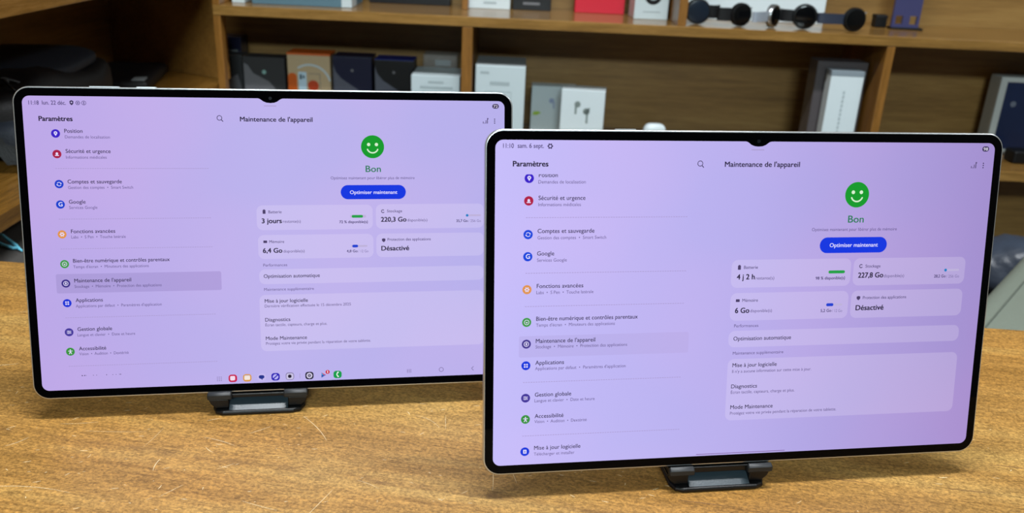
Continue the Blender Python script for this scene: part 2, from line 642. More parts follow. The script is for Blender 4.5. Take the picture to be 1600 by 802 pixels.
# ------------------------------------------------------------------ tablets
M_frame = plain('silver_frame', '#C9CDD0', 0.28, metal=0.85, vary=0.02)
M_glass = plain('black_bezel_glass', '#030304', 0.03, spec=0.06, vary=0.0)
M_seam = plain('antenna_band', '#8A8F92', 0.5)
M_lens = plain('camera_lens', '#14171C', 0.1)

# rows: x start, baseline, x end (mm from the screen centre), style, words
TEXT_NEAR = [
    (-152.8, 93.5, -146.7, 'st', '11:10'),
    (-144.4, 93.6, -129.2, 'st', 'sam. 6 sept.'),
    (-147.1, 83.0, -126.5, 'hb', 'Paramètres'),
    (-131.8, 76.9, -120.7, 'm', 'Position'),
    (-132.0, 73.2, -103.9, 's', 'Demandes de localisation'),
    (-131.8, 63.6, -103.9, 'm', 'Sécurité et urgence'),
    (-131.8, 60.0, -106.5, 's', 'Informations médicales'),
    (-132.0, 44.2, -98.0, 'm', 'Comptes et sauvegarde'),
    (-132.0, 40.5, -90.7, 's', 'Gestion des comptes  •  Smart Switch'),
    (-132.1, 30.9, -121.9, 'm', 'Google'),
    (-132.1, 27.2, -114.2, 's', 'Services Google'),
    (-132.0, 11.4, -103.9, 'm', 'Fonctions avancées'),
    (-132.1, 7.8, -97.6, 's', 'Labs  •  S Pen  •  Touche latérale'),
    (-19.3, 83.1, 28.2, 'h', "Maintenance de l'appareil"),
    (62.2, 49.0, 72.5, 'bon', 'Bon'),
    (38.9, 43.9, 95.3, 't', 'Optimisez maintenant pour libérer plus de mémoire'),
    (51.3, 33.8, 83.3, 'btn', 'Optimiser maintenant'),
    (-3.7, 21.0, 5.3, 't2', 'Batterie'),
    (-8.0, 14.4, 3.4, 'v', '4 j 2 h'),
    (4.2, 14.2, 16.3, 't', 'restante(s)'),
    (43.5, 13.5, 63.0, 'tb', '98 % disponible(s)'),
    (76.2, 20.6, 86.3, 't2', 'Stockage'),
    (71.7, 14.2, 88.5, 'v', '227,8 Go'),
    (89.1, 14.2, 102.9, 't', 'disponible(s)'),
    (123.6, 13.5, 131.5, 'tb', '28,2 Go'),
    (132.1, 13.3, 141.0, 'tg', '/ 256 Go'),
    (-3.6, 0.4, 6.5, 't2', 'Mémoire'),
    (-8.0, -6.6, 1.1, 'v', '6 Go'),
    (1.9, -6.3, 16.1, 't', 'disponible(s)'),
    (48.3, -7.2, 55.4, 'tb', '5,2 Go'),
    (56.0, -7.4, 62.8, 'tg', '/ 12 Go'),
    (76.1, 0.5, 105.6, 't2', 'Protection des applications'),
    (71.7, -6.6, 90.5, 'v', 'Désactivé'),
    (-8.0, -15.6, 7.8, 't', 'Performances'),
    (-8.0, -24.0, 29.8, 'm', 'Optimisation automatique'),
    (-7.9, -33.0, 25.3, 't', 'Maintenance supplémentaire'),
    (-7.7, -41.0, 21.4, 'm', 'Mise à jour logicielle'),
    (-7.7, -44.7, 44.8, 't', "Il n'y a aucune information sur cette mise à jour."),
    (-7.8, -54.7, 9.2, 'm', 'Diagnostics'),
    (-7.8, -58.2, 34.5, 't', 'Écran tactile, capteurs, charge et plus.'),
    (-7.6, -68.2, 20.4, 'm', 'Mode Maintenance'),
    (-7.6, -71.9, 63.7, 't', 'Protégez votre vie privée pendant la réparation de votre tablette.'),
    (-132.0, -8.4, -69.7, 'm', 'Bien-être numérique et contrôles parentaux'),
    (-132.0, -12.0, -83.8, 's', "Temps d'écran  •  Minuteurs des applications"),
    (-132.0, -22.0, -95.7, 'm', "Maintenance de l'appareil"),
    (-132.1, -25.3, -75.7, 's', 'Stockage  •  Mémoire  •  Protection des applications'),
    (-132.1, -35.4, -114.6, 'm', 'Applications'),
    (-132.2, -38.7, -76.2, 's', "Applications par défaut  •  Paramètres d'application"),
    (-132.1, -55.3, -109.7, 'm', 'Gestion globale'),
    (-132.2, -58.8, -95.0, 's', 'Langue et clavier  •  Date et heure'),
    (-132.0, -68.8, -114.2, 'm', 'Accessibilité'),
    (-132.1, -72.0, -99.7, 's', 'Vision  •  Audition  •  Dextérité'),
    (-132.0, -89.0, -103.2, 'm', 'Mise à jour logicielle'),
    (-132.1, -92.7, -106.8, 's', 'Télécharger et installer'),
]
TEXT_FAR = [
    (-153.3, 92.5, -147.2, 'st', '11:18'),
    (-145.2, 92.6, -130.8, 'st', 'lun. 22 déc.'),
    (-147.9, 82.1, -127.5, 'hb', 'Paramètres'),
    (-132.8, 74.6, -121.7, 'm', 'Position'),
    (-132.6, 71.0, -105.0, 's', 'Demandes de localisation'),
    (-132.8, 61.5, -105.1, 'm', 'Sécurité et urgence'),
    (-132.8, 57.8, -107.7, 's', 'Informations médicales'),
    (-132.8, 41.6, -99.2, 'm', 'Comptes et sauvegarde'),
    (-132.7, 38.0, -92.2, 's', 'Gestion des comptes  •  Smart Switch'),
    (-132.8, 28.3, -122.5, 'm', 'Google'),
    (-132.8, 24.8, -115.3, 's', 'Services Google'),
    (-132.7, 8.7, -105.1, 'm', 'Fonctions avancées'),
    (-132.7, 5.2, -98.6, 's', 'Labs  •  S Pen  •  Touche latérale'),
    (-132.6, -11.0, -71.4, 'm', 'Bien-être numérique et contrôles parentaux'),
    (-132.7, -14.8, -85.0, 's', "Temps d'écran  •  Minuteurs des applications"),
    (-132.6, -24.4, -96.8, 'm', "Maintenance de l'appareil"),
    (-132.7, -28.1, -77.4, 's', 'Stockage  •  Mémoire  •  Protection des applications'),
    (-132.6, -37.7, -115.5, 'm', 'Applications'),
    (-132.7, -41.4, -78.0, 's', "Applications par défaut  •  Paramètres d'application"),
    (-132.6, -57.5, -110.7, 'm', 'Gestion globale'),
    (-132.8, -61.2, -96.1, 's', 'Langue et clavier  •  Date et heure'),
    (-132.5, -70.9, -115.2, 'm', 'Accessibilité'),
    (-132.5, -74.3, -101.0, 's', 'Vision  •  Audition  •  Dextérité'),
    (-139.0, -90.7, -104.4, 'm', 'Mise à jour logicielle'),
    (-22.1, 82.8, 25.3, 'h', "Maintenance de l'appareil"),
    (60.4, 48.9, 70.7, 'bon', 'Bon'),
    (36.6, 43.9, 94.0, 't', 'Optimisez maintenant pour libérer plus de mémoire'),
    (49.4, 33.7, 81.8, 'btn', 'Optimiser maintenant'),
    (-5.6, 20.8, 3.1, 't2', 'Batterie'),
    (-10.3, 14.0, 2.9, 'v', '3 jours'),
    (3.8, 14.2, 15.7, 't', 'restante(s)'),
    (41.8, 13.5, 61.2, 'tb', '72 % disponible(s)'),
    (74.6, 20.8, 85.0, 't2', 'Stockage'),
    (70.3, 14.2, 87.8, 'v', '220,3 Go'),
    (88.6, 14.3, 102.6, 't', 'disponible(s)'),
    (123.1, 13.5, 131.1, 'tb', '35,7 Go'),
    (131.7, 13.4, 140.6, 'tg', '/ 256 Go'),
    (-5.7, 0.3, 4.2, 't2', 'Mémoire'),
    (-10.2, -6.5, 2.6, 'v', '6,4 Go'),
    (3.5, -6.4, 17.8, 't', 'disponible(s)'),
    (46.4, -7.0, 53.8, 'tb', '4,8 Go'),
    (54.4, -7.1, 61.3, 'tg', '/ 12 Go'),
    (74.7, 0.8, 104.9, 't2', 'Protection des applications'),
    (70.3, -6.1, 89.5, 'v', 'Désactivé'),
    (-10.2, -15.9, 5.8, 't', 'Performances'),
    (-10.2, -23.9, 27.6, 'm', 'Optimisation automatique'),
    (-10.2, -32.9, 23.4, 't', 'Maintenance supplémentaire'),
    (-10.1, -41.3, 19.0, 'm', 'Mise à jour logicielle'),
    (-10.2, -44.6, 48.5, 't', 'Dernière vérification effectuée le 15 décembre 2025'),
    (-10.2, -54.6, 6.7, 'm', 'Diagnostics'),
    (-10.2, -58.0, 31.9, 't', 'Écran tactile, capteurs, charge et plus.'),
    (-10.2, -67.8, 17.7, 'm', 'Mode Maintenance'),
    (-10.2, -71.2, 61.9, 't', 'Protégez votre vie privée pendant la réparation de votre tablette.'),
]
#            cap height mm, stroke weight, colour
STYLE = {'st': (2.35, 0.03, '#43366A'), 'hb': (2.75, 0.10, '#1A142A'), 'h': (2.75, 0.07, '#221B36'),
         'm': (2.25, 0.03, '#2E2648'), 's': (1.75, 0.0, '#63568A'), 't': (1.75, 0.0, '#5C4F82'), 't2': (1.75, 0.02, '#4E4372'),
         'tb': (1.65, 0.06, '#42376A'), 'tg': (1.65, 0.0, '#7A6EA2'), 'v': (2.9, 0.09, '#221B36'),
         'bon': (3.9, 0.04, '#1E7A50'), 'btn': (2.2, 0.05, '#DEDCFF')}


def font_meshes(words):
    """turn each (text, weight) into a flat mesh with Blender's own font"""
    made = {}
    objs = []
    for tx, w in words:
        if (tx, w) in made:
            continue
        c = bpy.data.curves.new('lettering', 'FONT')
        c.body = tx
        c.resolution_u = 3
        o = bpy.data.objects.new('lettering', c)
        COL.objects.link(o)
        made[(tx, w)] = None
        objs.append(((tx, w), o))
    bpy.context.view_layer.update()
    dg = bpy.context.evaluated_depsgraph_get()
    for key, o in objs:
        me = bpy.data.meshes.new_from_object(o.evaluated_get(dg))
        made[key] = me
    for key, o in objs:
        c = o.data
        bpy.data.objects.remove(o)
        bpy.data.curves.remove(c)
    return made


FM = font_meshes([(t[4], 0) for t in TEXT_NEAR + TEXT_FAR] +
                 [('H', 0), ('98', 0), ('72', 0), ('1', 0), ('G', 0)])
_zs = [v.co.y for v in FM[('H', 0)].vertices]
CAP = max(_zs) - min(_zs)


class Page:
    """flat shapes shown on one display, in mm from the screen centre"""

    def __init__(self, display):
        self.display = display

    def y(self, layer):
        return -0.00009 - 0.00002 * layer

    def add(self, name, shapes, label=None):
        """shapes: (list of polygons, colour or material, layer)"""
        bm_ = bmesh.new()
        mats = []
        for polys, col, layer in shapes:
            mt = pixel(col) if isinstance(col, str) else col
            if mt not in mats:
                mats.append(mt)
            mi = mats.index(mt)
            for pts in polys:
                f = bm_.faces.new([bm_.verts.new((px * 0.001, self.y(layer), pz * 0.001 + 0.1043)) for px, pz in pts])
                f.material_index = mi
        return obj(name, bm_, mats, self.display, label=label)

    def text(self, x0, base, x1, style, words, zmax=None, zmin=None, col=None, layer=4, name='text_line', weight=None, cap=None):
        cp_, w, c = STYLE[style]
        cp_ = cap or cp_
        me = FM[(words, 0)]
        w = w if weight is None else weight
        bm_ = bmesh.new()
        bm_.from_mesh(me)
        xs = [v.co.x for v in bm_.verts]
        lo, hi = min(xs), max(xs)
        ks = cp_ * 1.1 / CAP
        for v in bm_.verts:
            v.co = Vector(((x0 + (v.co.x - lo) / (hi - lo) * (x1 - x0)) * 0.001, self.y(layer), (base + v.co.y * ks) * 0.001 + 0.1043))
        if w > 0.008:      # heavier weight: the strokes doubled with a slight shift
            dx = w * cp_ * 0.9 * 0.001
            one = bm_.copy()
            for sx_, sz_ in ((1, 0), (0, 0.6), (1, 0.6)):
                cpy = one.copy()
                bmesh.ops.translate(cpy, verts=cpy.verts[:], vec=(dx * sx_, 0, dx * sz_))
                join(bm_, cpy)
            one.free()
        for lim, sg in ((zmax, 1), (zmin, -1)):
            if lim is not None:
                bmesh.ops.bisect_plane(bm_, geom=bm_.verts[:] + bm_.edges[:] + bm_.faces[:], plane_co=(0, 0, lim * 0.001 + 0.1043),
                                       plane_no=(0, 0, sg), clear_outer=True)
        return obj(name, bm_, pixel(col or c), self.display)


def disc(cx, cz, r, n=24, zmax=None, zmin=None):
    p = [(cx + r * cos(2 * pi * k / n), cz + r * sin(2 * pi * k / n)) for k in range(n)]
    if zmax is not None:
        p = [(a_, min(b_, zmax)) for a_, b_ in p]
    if zmin is not None:
        p = [(a_, max(b_, zmin)) for a_, b_ in p]
    return p


def ring(cx, cz, r0, r1, a0=0, a1=360, n=24):
    out = []
    for k in range(n):
        a, c = radians(a0 + (a1 - a0) * k / n), radians(a0 + (a1 - a0) * (k + 1) / n)
        out.append([(cx + r0 * cos(a), cz + r0 * sin(a)), (cx + r1 * cos(a), cz + r1 * sin(a)),
                    (cx + r1 * cos(c), cz + r1 * sin(c)), (cx + r0 * cos(c), cz + r0 * sin(c))])
    return out


def quad(x0, x1, z0, z1):
    return [(x0, z0), (x1, z0), (x1, z1), (x0, z1)]


def line(ax, az, bx_, bz, w):
    dx, dz = bx_ - ax, bz - az
    l_ = math.hypot(dx, dz)
    nx, nz = -dz / l_ * w / 2, dx / l_ * w / 2
    return [(ax + nx, az + nz), (bx_ + nx, bz + nz), (bx_ - nx, bz - nz), (ax - nx, az - nz)]


def rr(cx, cz, w, h, r, seg=6):
    return rr_pts(w, h, r, seg, cx, cz)


def glyph(kind, cx, cz, c, l):
    """white mark inside a round menu icon"""
    s = []
    if kind == 'pin':
        s = [(ring(cx, cz + 0.35, 0.4, 1.1, n=16) + [[(cx - 0.75, cz - 0.4), (cx, cz - 1.6), (cx + 0.75, cz - 0.4), (cx, cz - 0.1)]], c, l)]
    elif kind == 'beacon':
        s = [([rr(cx, cz + 0.25, 1.5, 1.7, 0.7), quad(cx - 1.2, cx + 1.2, cz - 1.2, cz - 0.65)], c, l)]
    elif kind == 'sync':
        s = [(ring(cx, cz, 1.0, 1.4, 20, 160, 10) + ring(cx, cz, 1.0, 1.4, 200, 340, 10), c, l),
             ([[(cx + 0.6, cz + 0.1), (cx + 1.7, cz + 0.1), (cx + 1.3, cz + 0.9)], [(cx - 0.6, cz - 0.1), (cx - 1.7, cz - 0.1), (cx - 1.3, cz - 0.9)]], c, l)]
    elif kind == 'flower':
        s = [(ring(cx, cz, 0.55, 0.95, n=12) + [line(cx + 0.9 * cos(a), cz + 0.9 * sin(a), cx + 1.5 * cos(a), cz + 1.5 * sin(a), 0.75)
                                                 for a in [k * pi / 3 for k in range(6)]], c, l)]
    elif kind == 'leaf':
        s = [(ring(cx, cz, 1.25, 1.6, n=20) + [[(cx - 0.8, cz + 0.3), (cx, cz + 0.1), (cx + 0.8, cz + 0.3), (cx, cz - 0.8)]], c, l)]
    elif kind == 'care':
        s = [(ring(cx, cz, 1.2, 1.6, n=20) + [disc(cx, cz, 0.55, 12), quad(cx - 0.2, cx + 0.2, cz - 0.95, cz + 0.95)], c, l)]
    elif kind == 'dots':
        s = [([rr(cx + a, cz + b_, 1.0, 1.0, 0.35) for a in (-0.7, 0.7) for b_ in (-0.7, 0.7)], c, l)]
    elif kind == 'sliders':
        s = [([quad(cx - 1.4, cx + 1.4, cz + b_ - 0.15, cz + b_ + 0.15) for b_ in (-0.8, 0, 0.8)] +
              [disc(cx + a, cz + b_, 0.35, 10) for a, b_ in ((-0.4, 0.8), (0.5, 0), (-0.3, -0.8))], c, l)]
    elif kind == 'person':
        s = [([disc(cx, cz + 1.2, 0.42, 12), quad(cx - 1.45, cx + 1.45, cz + 0.25, cz + 0.65), quad(cx - 0.4, cx + 0.4, cz - 0.5, cz + 0.6),
               line(cx - 0.2, cz - 0.3, cx - 0.8, cz - 1.6, 0.5), line(cx + 0.2, cz - 0.3, cx + 0.8, cz - 1.6, 0.5)], c, l)]
    elif kind == 'update':
        s = [([rr(cx, cz, 2.1, 2.5, 0.35)], c, l), ([quad(cx - 0.2, cx + 0.2, cz - 0.2, cz + 0.8),
                                                      [(cx - 0.6, cz - 0.1), (cx, cz - 0.8), (cx + 0.6, cz - 0.1)]], '#2B46C8', l + 1)]
    return s


def build_tablet(label, loc, rot, texts, icons, ground, card, chosen, lines, cards, extra, gx, buttons):
    t = thing('tablet', label, 'tablet', loc, rot, 'tablets on stands')
    mm = 0.001
    W2, H2 = 326.4, 208.6

    def rg(inset, y):
        return [(px * mm, y * mm, (pz + 104.3) * mm) for px, pz in rr_pts(W2 - 2 * inset, H2 - 2 * inset, 10.5 - inset, 10)]
    prof = [(0.95, 0.0), (0.45, 0.12), (0.12, 0.45), (0.0, 1.0), (0.0, 4.4), (0.12, 4.95), (0.45, 5.28), (0.95, 5.4)]
    obj('frame', loft([rg(i_, y_) for i_, y_ in prof]), M_frame, t, smooth=True)
    g_ = loft([rg(0.95, 0.2), rg(0.95, -0.02), rg(1.1, -0.06)])
    obj('bezel', g_, M_glass, t)
    # screen outline with the camera notch in the middle of the top edge
    o_ = rr_pts(314.5, 196.4, 4.6, 8)
    top = [(gx + 8.2, 98.2), (gx + 7.0, 97.9), (gx + 5.9, 97.2), (gx + 4.6, 96.2), (gx + 2.6, 95.4), (gx, 95.15),
           (gx - 2.6, 95.4), (gx - 4.6, 96.2), (gx - 5.9, 97.2), (gx - 7.0, 97.9), (gx - 8.2, 98.2)]
    pts = o_[:9] + top + o_[9:]
    bm_ = bmesh.new()
    bm_.faces.new([bm_.verts.new((px * mm, -0.00008, (pz + 104.3) * mm)) for px, pz in pts])
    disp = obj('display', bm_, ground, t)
    cb = bmesh.new()
    bmesh.ops.create_cone(cb, cap_ends=True, segments=16, radius1=0.0011, radius2=0.0011, depth=0.00005)
    bmesh.ops.rotate(cb, verts=cb.verts[:], cent=(0, 0, 0), matrix=Matrix.Rotation(pi / 2, 3, 'X'))
    bmesh.ops.translate(cb, verts=cb.verts[:], vec=(gx * mm, -0.00008, (104.3 + 98.3) * mm))
    obj('front_camera', cb, M_lens, t)
    for x0, x1 in buttons:
        obj('button', bx(x0 * mm, x1 * mm, 1.4 * mm, 4.0 * mm, 208.3 * mm, 209.25 * mm, 0.0003), M_frame, t)
    for x_ in (-147.0, 147.5):
        obj('antenna_band', bx((x_ - 0.5) * mm, (x_ + 0.5) * mm, 0.5 * mm, 4.9 * mm, 208.4 * mm, 208.62 * mm), M_seam, t)
    pg = Page(disp)
    # panels behind the words
    for (x0, x1, z0, z1, r_) in cards:
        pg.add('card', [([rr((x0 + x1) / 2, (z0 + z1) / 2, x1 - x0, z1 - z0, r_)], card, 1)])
    if chosen:
        x0, x1, z0, z1, mt = chosen
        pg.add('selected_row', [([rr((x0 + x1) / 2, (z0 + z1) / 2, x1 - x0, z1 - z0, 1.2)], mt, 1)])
    for x0, x1, z_ in lines:
        n_ = 64
        st = (x1 - x0) / n_
        pg.add('divider', [([quad(x0 + k * st, x0 + (k + 0.68) * st, z_ - 0.16, z_ + 0.16) for k in range(n_)], '#A797C8', 2)])
    for x0, base, x1, st, words in texts:
        kw = {}
        if base > 76 and words == 'Position' and gx > 0:
            kw['zmax'] = 78.5
        if words.startswith('Mise') and base < -90 and gx < 0:
            kw['zmin'] = -88.75
            x0, x1, base = -131.8, -105.0, -90.6
        pg.text(x0, base, x1, st, words, **kw)
    for cx, cz, col, kind in icons:
        lim = {}
        if cz > 76 and gx > 0:
            lim['zmax'] = 78.5
        sh = [([disc(cx, cz, 2.75, 28, **lim)], col, 2)]
        if kind == 'G':
            pg.add('menu_icon', sh)
            pg.text(cx - 1.2, cz - 1.25, cx + 1.2, 'btn', 'G', weight=0.06, cap=2.5, col='#E8E4FF', layer=4, name='icon_letter')
        else:
            pg.add('menu_icon', sh + glyph(kind, cx, cz, '#E4DEFF', 4))
    extra(pg)
    return t


DK = '#352B52'


def common(pg, sx, batt, store_x, mem, pct, hx):
    """right-hand page: search, title marks, smiley, button, bars"""
    mx = -35.3 if sx else -34.6
    pg.add('search_icon', [(ring(mx, 85.0, 1.35, 1.75, n=18) + [line(mx + 1.15, 83.85, mx + 2.3, 82.6, 0.5)], DK, 2)])
    pg.add('handle', [([quad(hx - 4, hx + 4, 93.0, 93.5)], '#AA9BC9', 2)])
    pg.add('battery_badge', [([rr(150.9, 94.6, 4.6, 3.2, 1.55)], DK, 2)])
    pg.text(149.4, 93.6, 152.4, 'btn', pct, weight=0.02, cap=1.7, col='#E6E0F5', layer=5, name='badge_number')
    s0 = 142.0
    pg.add('signal_icon', [([quad(s0, s0 + 0.5, 82.6, 84.0), quad(s0 + 1.0, s0 + 1.5, 82.6, 83.2), quad(s0 + 1.9, s0 + 2.4, 82.6, 84.9),
                             quad(s0 + 2.9, s0 + 3.5, 82.6, 85.6), disc(s0 + 3.4, 86.0, 0.55, 10)], '#5A4E78', 2)])
    pg.add('more_icon', [([disc(150.3, z_, 0.42, 10) for z_ in (83.0, 84.4, 85.7)], DK, 2)])
    cx, cz = (65.4 if sx else 67.0), 66.2
    pg.add('smiley', [([disc(cx, cz, 7.85, 48)], '#139A2A', 2),
                      ([disc(cx - 2.65, cz + 1.55, 1.15, 16), disc(cx + 2.65, cz + 1.55, 1.15, 16)] +
                       ring(cx, cz - 0.4, 3.3, 4.2, 202, 338, 16) +
                       [disc(cx - 3.48, cz - 1.8, 0.45, 8), disc(cx + 3.48, cz - 1.8, 0.45, 8)], '#D9F2D2', 4)])
    pg.add('button_panel', [([rr(cx + 0.1, 35.0, 44.6, 9.8, 4.85, 10)], '#1236E0', 2)])
    o = -1.9 if sx else 0
    pg.add('battery_icon', [([rr(-6.6 + o, 21.8, 1.9, 2.6, 0.3), quad(-7.1 + o, -6.1 + o, 23.0, 23.5)], '#4A3E66', 2)])
    pg.add('memory_icon', [([rr(-6.5 + o, 1.25, 2.5, 1.7, 0.3)], '#4A3E66', 2)])
    pg.add('storage_icon', [(ring(73.3 + o * 0.8, 21.6, 0.75, 1.25, 40, 330, 16), '#4A3E66', 2)])
    pg.add('shield_icon', [([[(71.9 + o * .6, 2.2), (73.2 + o * .6, 2.6), (74.4 + o * .6, 2.2), (74.3 + o * .6, 0.8), (73.2 + o * .6, -0.2), (72.0 + o * .6, 0.8)]], '#4A3E66', 2)])
    bz = 18.2
    pg.add('battery_bar', [([rr(56.6 + o, bz, 11.0, 1.9, 0.9)], '#BEB2DA', 2), ([rr(batt[0] + batt[1] / 2, bz, batt[1], 1.9, 0.9)], '#23A046', 3)])
    pg.add('storage_bar', [([rr(136.2, bz, 8.8, 1.3, 0.6)], '#BEB2DA', 2), ([disc(store_x, bz, 0.95, 14)], '#1F7FC4', 3)])
    pg.add('memory_bar', [([rr(57.0 + o, -2.6, 11.2, 1.3, 0.6)], '#BEB2DA', 2), ([rr(mem[0] + mem[1] / 2, -2.6, mem[1], 1.9, 0.9)], '#2040D0', 3)])


def extra_near(pg):
    common(pg, False, (51.8, 10.9), 131.2, (51.8, 4.8), '98', 1.0)
    cx, cz = -125.4, 94.7
    pg.add('gear_icon', [(ring(cx, cz, 0.75, 1.3, n=16) + [line(cx + 1.2 * cos(a), cz + 1.2 * sin(a), cx + 1.65 * cos(a), cz + 1.65 * sin(a), 0.7)
                                                           for a in [k * pi / 3 for k in range(6)]], DK, 2)])
    pg.add('home_line', [([quad(-28.6, 30.5, -97.35, -96.9)], '#8467A4', 2)])


def extra_far(pg):
    common(pg, True, (50.3, 7.7), 130.8, (50.3, 4.0), '72', -2.2)
    for cx, kind in ((-127.3, 0), (-123.5, 1), (-119.8, 2)):
        if kind == 0:
            pg.add('shield_icon', [([[(cx - 1.2, 95.0), (cx, 95.6), (cx + 1.2, 95.0), (cx + 1.1, 93.4), (cx, 92.3), (cx - 1.1, 93.4)]], DK, 2), ([disc(cx, 94.2, 0.5, 10)], '#C9BAEA', 3)])
        elif kind == 1:
            pg.add('hexagon_icon', [(ring(cx, 93.9, 1.1, 1.5, n=6) + [disc(cx, 93.9, 0.5, 10)], '#54477A', 2)])
        else:
            pg.add('info_icon', [(ring(cx, 93.9, 1.15, 1.45, n=18) + [quad(cx - 0.25, cx + 0.25, 92.9, 94.8)], '#54477A', 2)])
    z = -94.3
    pg.add('app_grid_icon', [([disc(-42.4 + a, z + b_, 0.3, 8) for a in (-1.3, 0, 1.3) for b_ in (-1.2, 0, 1.2)], '#6A5C90', 2)])

    def dock(cx, body, shapes, name='dock_icon'):
        pg.add(name, [([rr(cx, z, 5.7, 5.4, 1.9)], body, 2)] + shapes)
    dock(-33.4, '#C81E4E', [([rr(-33.5, z + 0.1, 3.3, 3.2, 0.8)], '#F2DCEE', 3), ([[(-32.6, z - 1.5), (-31.8, z - 0.7), (-31.6, z - 1.7)]], '#E04A70', 4)])
    dock(-23.7, '#D99A4A', [([rr(-23.7, z, 3.9, 2.9, 0.7)], '#F4E6DC', 3), ([quad(-25.5, -21.9, z + 1.4, z + 1.9)], '#C9C2D6', 4)])
    pg.add('dock_icon', [([rr(-14.0, z, 5.6, 5.2, 1.9)], '#C6BAF0', 2), ([rr(-14.0, z + 0.3, 3.8, 2.5, 1.2), [(-14.6, z - 0.7), (-13.2, z - 0.7), (-13.6, z - 2.0)]], '#24338C', 3)])
    dock(-4.5, '#2B22B4', [([disc(-4.5, z, 1.9, 20)], '#B9B4F4', 3), ([line(-6.4, z - 1.7, -2.6, z + 1.7, 0.8)], '#2B22B4', 4)])
    dock(5.3, '#7F76A0', [([rr(5.3, z - 0.1, 4.8, 4.4, 1.3)], '#C9C2E4', 3), ([disc(5.2, z, 1.25, 16)], '#231B2E', 4)])
    pg.add('dock_divider', [([quad(12.0, 12.3, z - 1.8, z + 1.8)], '#A498C4', 2)])
    dock(18.7, '#221F33', [(ring(18.7, z, 1.2, 2.1, n=8), '#D8D2EC', 3), ([disc(18.7, z, 0.8, 12)], '#8C86A4', 3)])
    pg.add('dock_icon', [([[(27.0, z + 1.9), (27.0, z), (28.5, z)]], '#3A9AD6', 2), ([[(27.0, z), (27.0, z - 1.9), (28.5, z)]], '#2C4FA4', 2),
                         ([[(27.0, z + 1.9), (28.5, z), (30.2, z)]], '#D0506A', 2), ([[(27.0, z - 1.9), (28.5, z), (30.2, z)]], '#3C5FBE', 2),
                         ([disc(31.3, z + 2.1, 1.45, 18)], '#C9283C', 3)])
    pg.text(31.0, z + 1.35, 31.6, 'btn', '1', weight=0.04, cap=1.5, col='#F4DCE4', layer=5, name='badge_number')
    dock(38.2, '#149B4A', [(ring(39.6, z + 0.1, 1.5, 2.2, 125, 235, 10), '#E8F6EC', 3), ([disc(38.6, z + 1.6, 0.55, 8), disc(38.6, z - 1.4, 0.55, 8)], '#E8F6EC', 3)])
    pg.add('recents_icon', [([quad(88.7 + a - 0.17, 88.7 + a + 0.17, -95.1, -92.2) for a in (-1.2, 0, 1.2)], '#77699C', 2)])
    pg.add('home_icon', [(ring(111.8, -93.5, 1.35, 1.7, n=20), '#77699C', 2)])
    pg.add('back_icon', [([line(135.2, -92.0, 133.8, -93.5, 0.4), line(133.8, -93.5, 135.2, -95.0, 0.4)], '#77699C', 2)])


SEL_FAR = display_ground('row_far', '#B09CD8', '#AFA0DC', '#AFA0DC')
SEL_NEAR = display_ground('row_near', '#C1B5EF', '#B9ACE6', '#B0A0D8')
far = build_tablet(
    'silver tablet farther back at left, lilac settings screen with app dock along bottom',
    (-0.15705, 0.52851, 0.76526), (-radians(13.9), 0, radians(9.75)), TEXT_FAR,
    [(-138.2, 74.1, '#3A1FC4', 'pin'), (-138.2, 60.8, '#A81E46', 'beacon'), (-138.1, 41.2, '#1C3FCB', 'sync'), (-138.1, 27.8, '#1A43CE', 'G'),
     (-138.3, 8.0, '#E0954F', 'flower'), (-138.0, -11.9, '#3F9B45', 'leaf'), (-138.0, -25.0, '#3C2F86', 'care'), (-138.0, -38.3, '#1C34D6', 'dots'),
     (-138.0, -58.2, '#44379A', 'sliders'), (-138.0, -71.6, '#37933B', 'person')],
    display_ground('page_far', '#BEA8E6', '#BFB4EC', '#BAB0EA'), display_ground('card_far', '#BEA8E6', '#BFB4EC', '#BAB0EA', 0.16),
    (-144.0, -38.3, -31.6, -18.6, SEL_FAR),
    [(-139.7, -43.2, 51.4), (-139.7, -43.0, 18.1), (-139.8, -42.7, -1.7), (-139.8, -42.5, -48.3), (-139.6, -42.8, -81.7)],
    [(-13.5, 64.7, 9.3, 26.3, 4), (66.9, 142.6, 9.3, 26.5, 4), (-13.2, 64.9, -10.7, 5.9, 4), (66.9, 142.6, -10.7, 5.9, 4),
     (-13.2, 142.6, -28.3, -17.9, 4), (-13.6, 142.6, -75.7, -35.8, 4)],
    extra_far, -2.0, ((-116.5, -98.0), (-87.3, -74.9)))
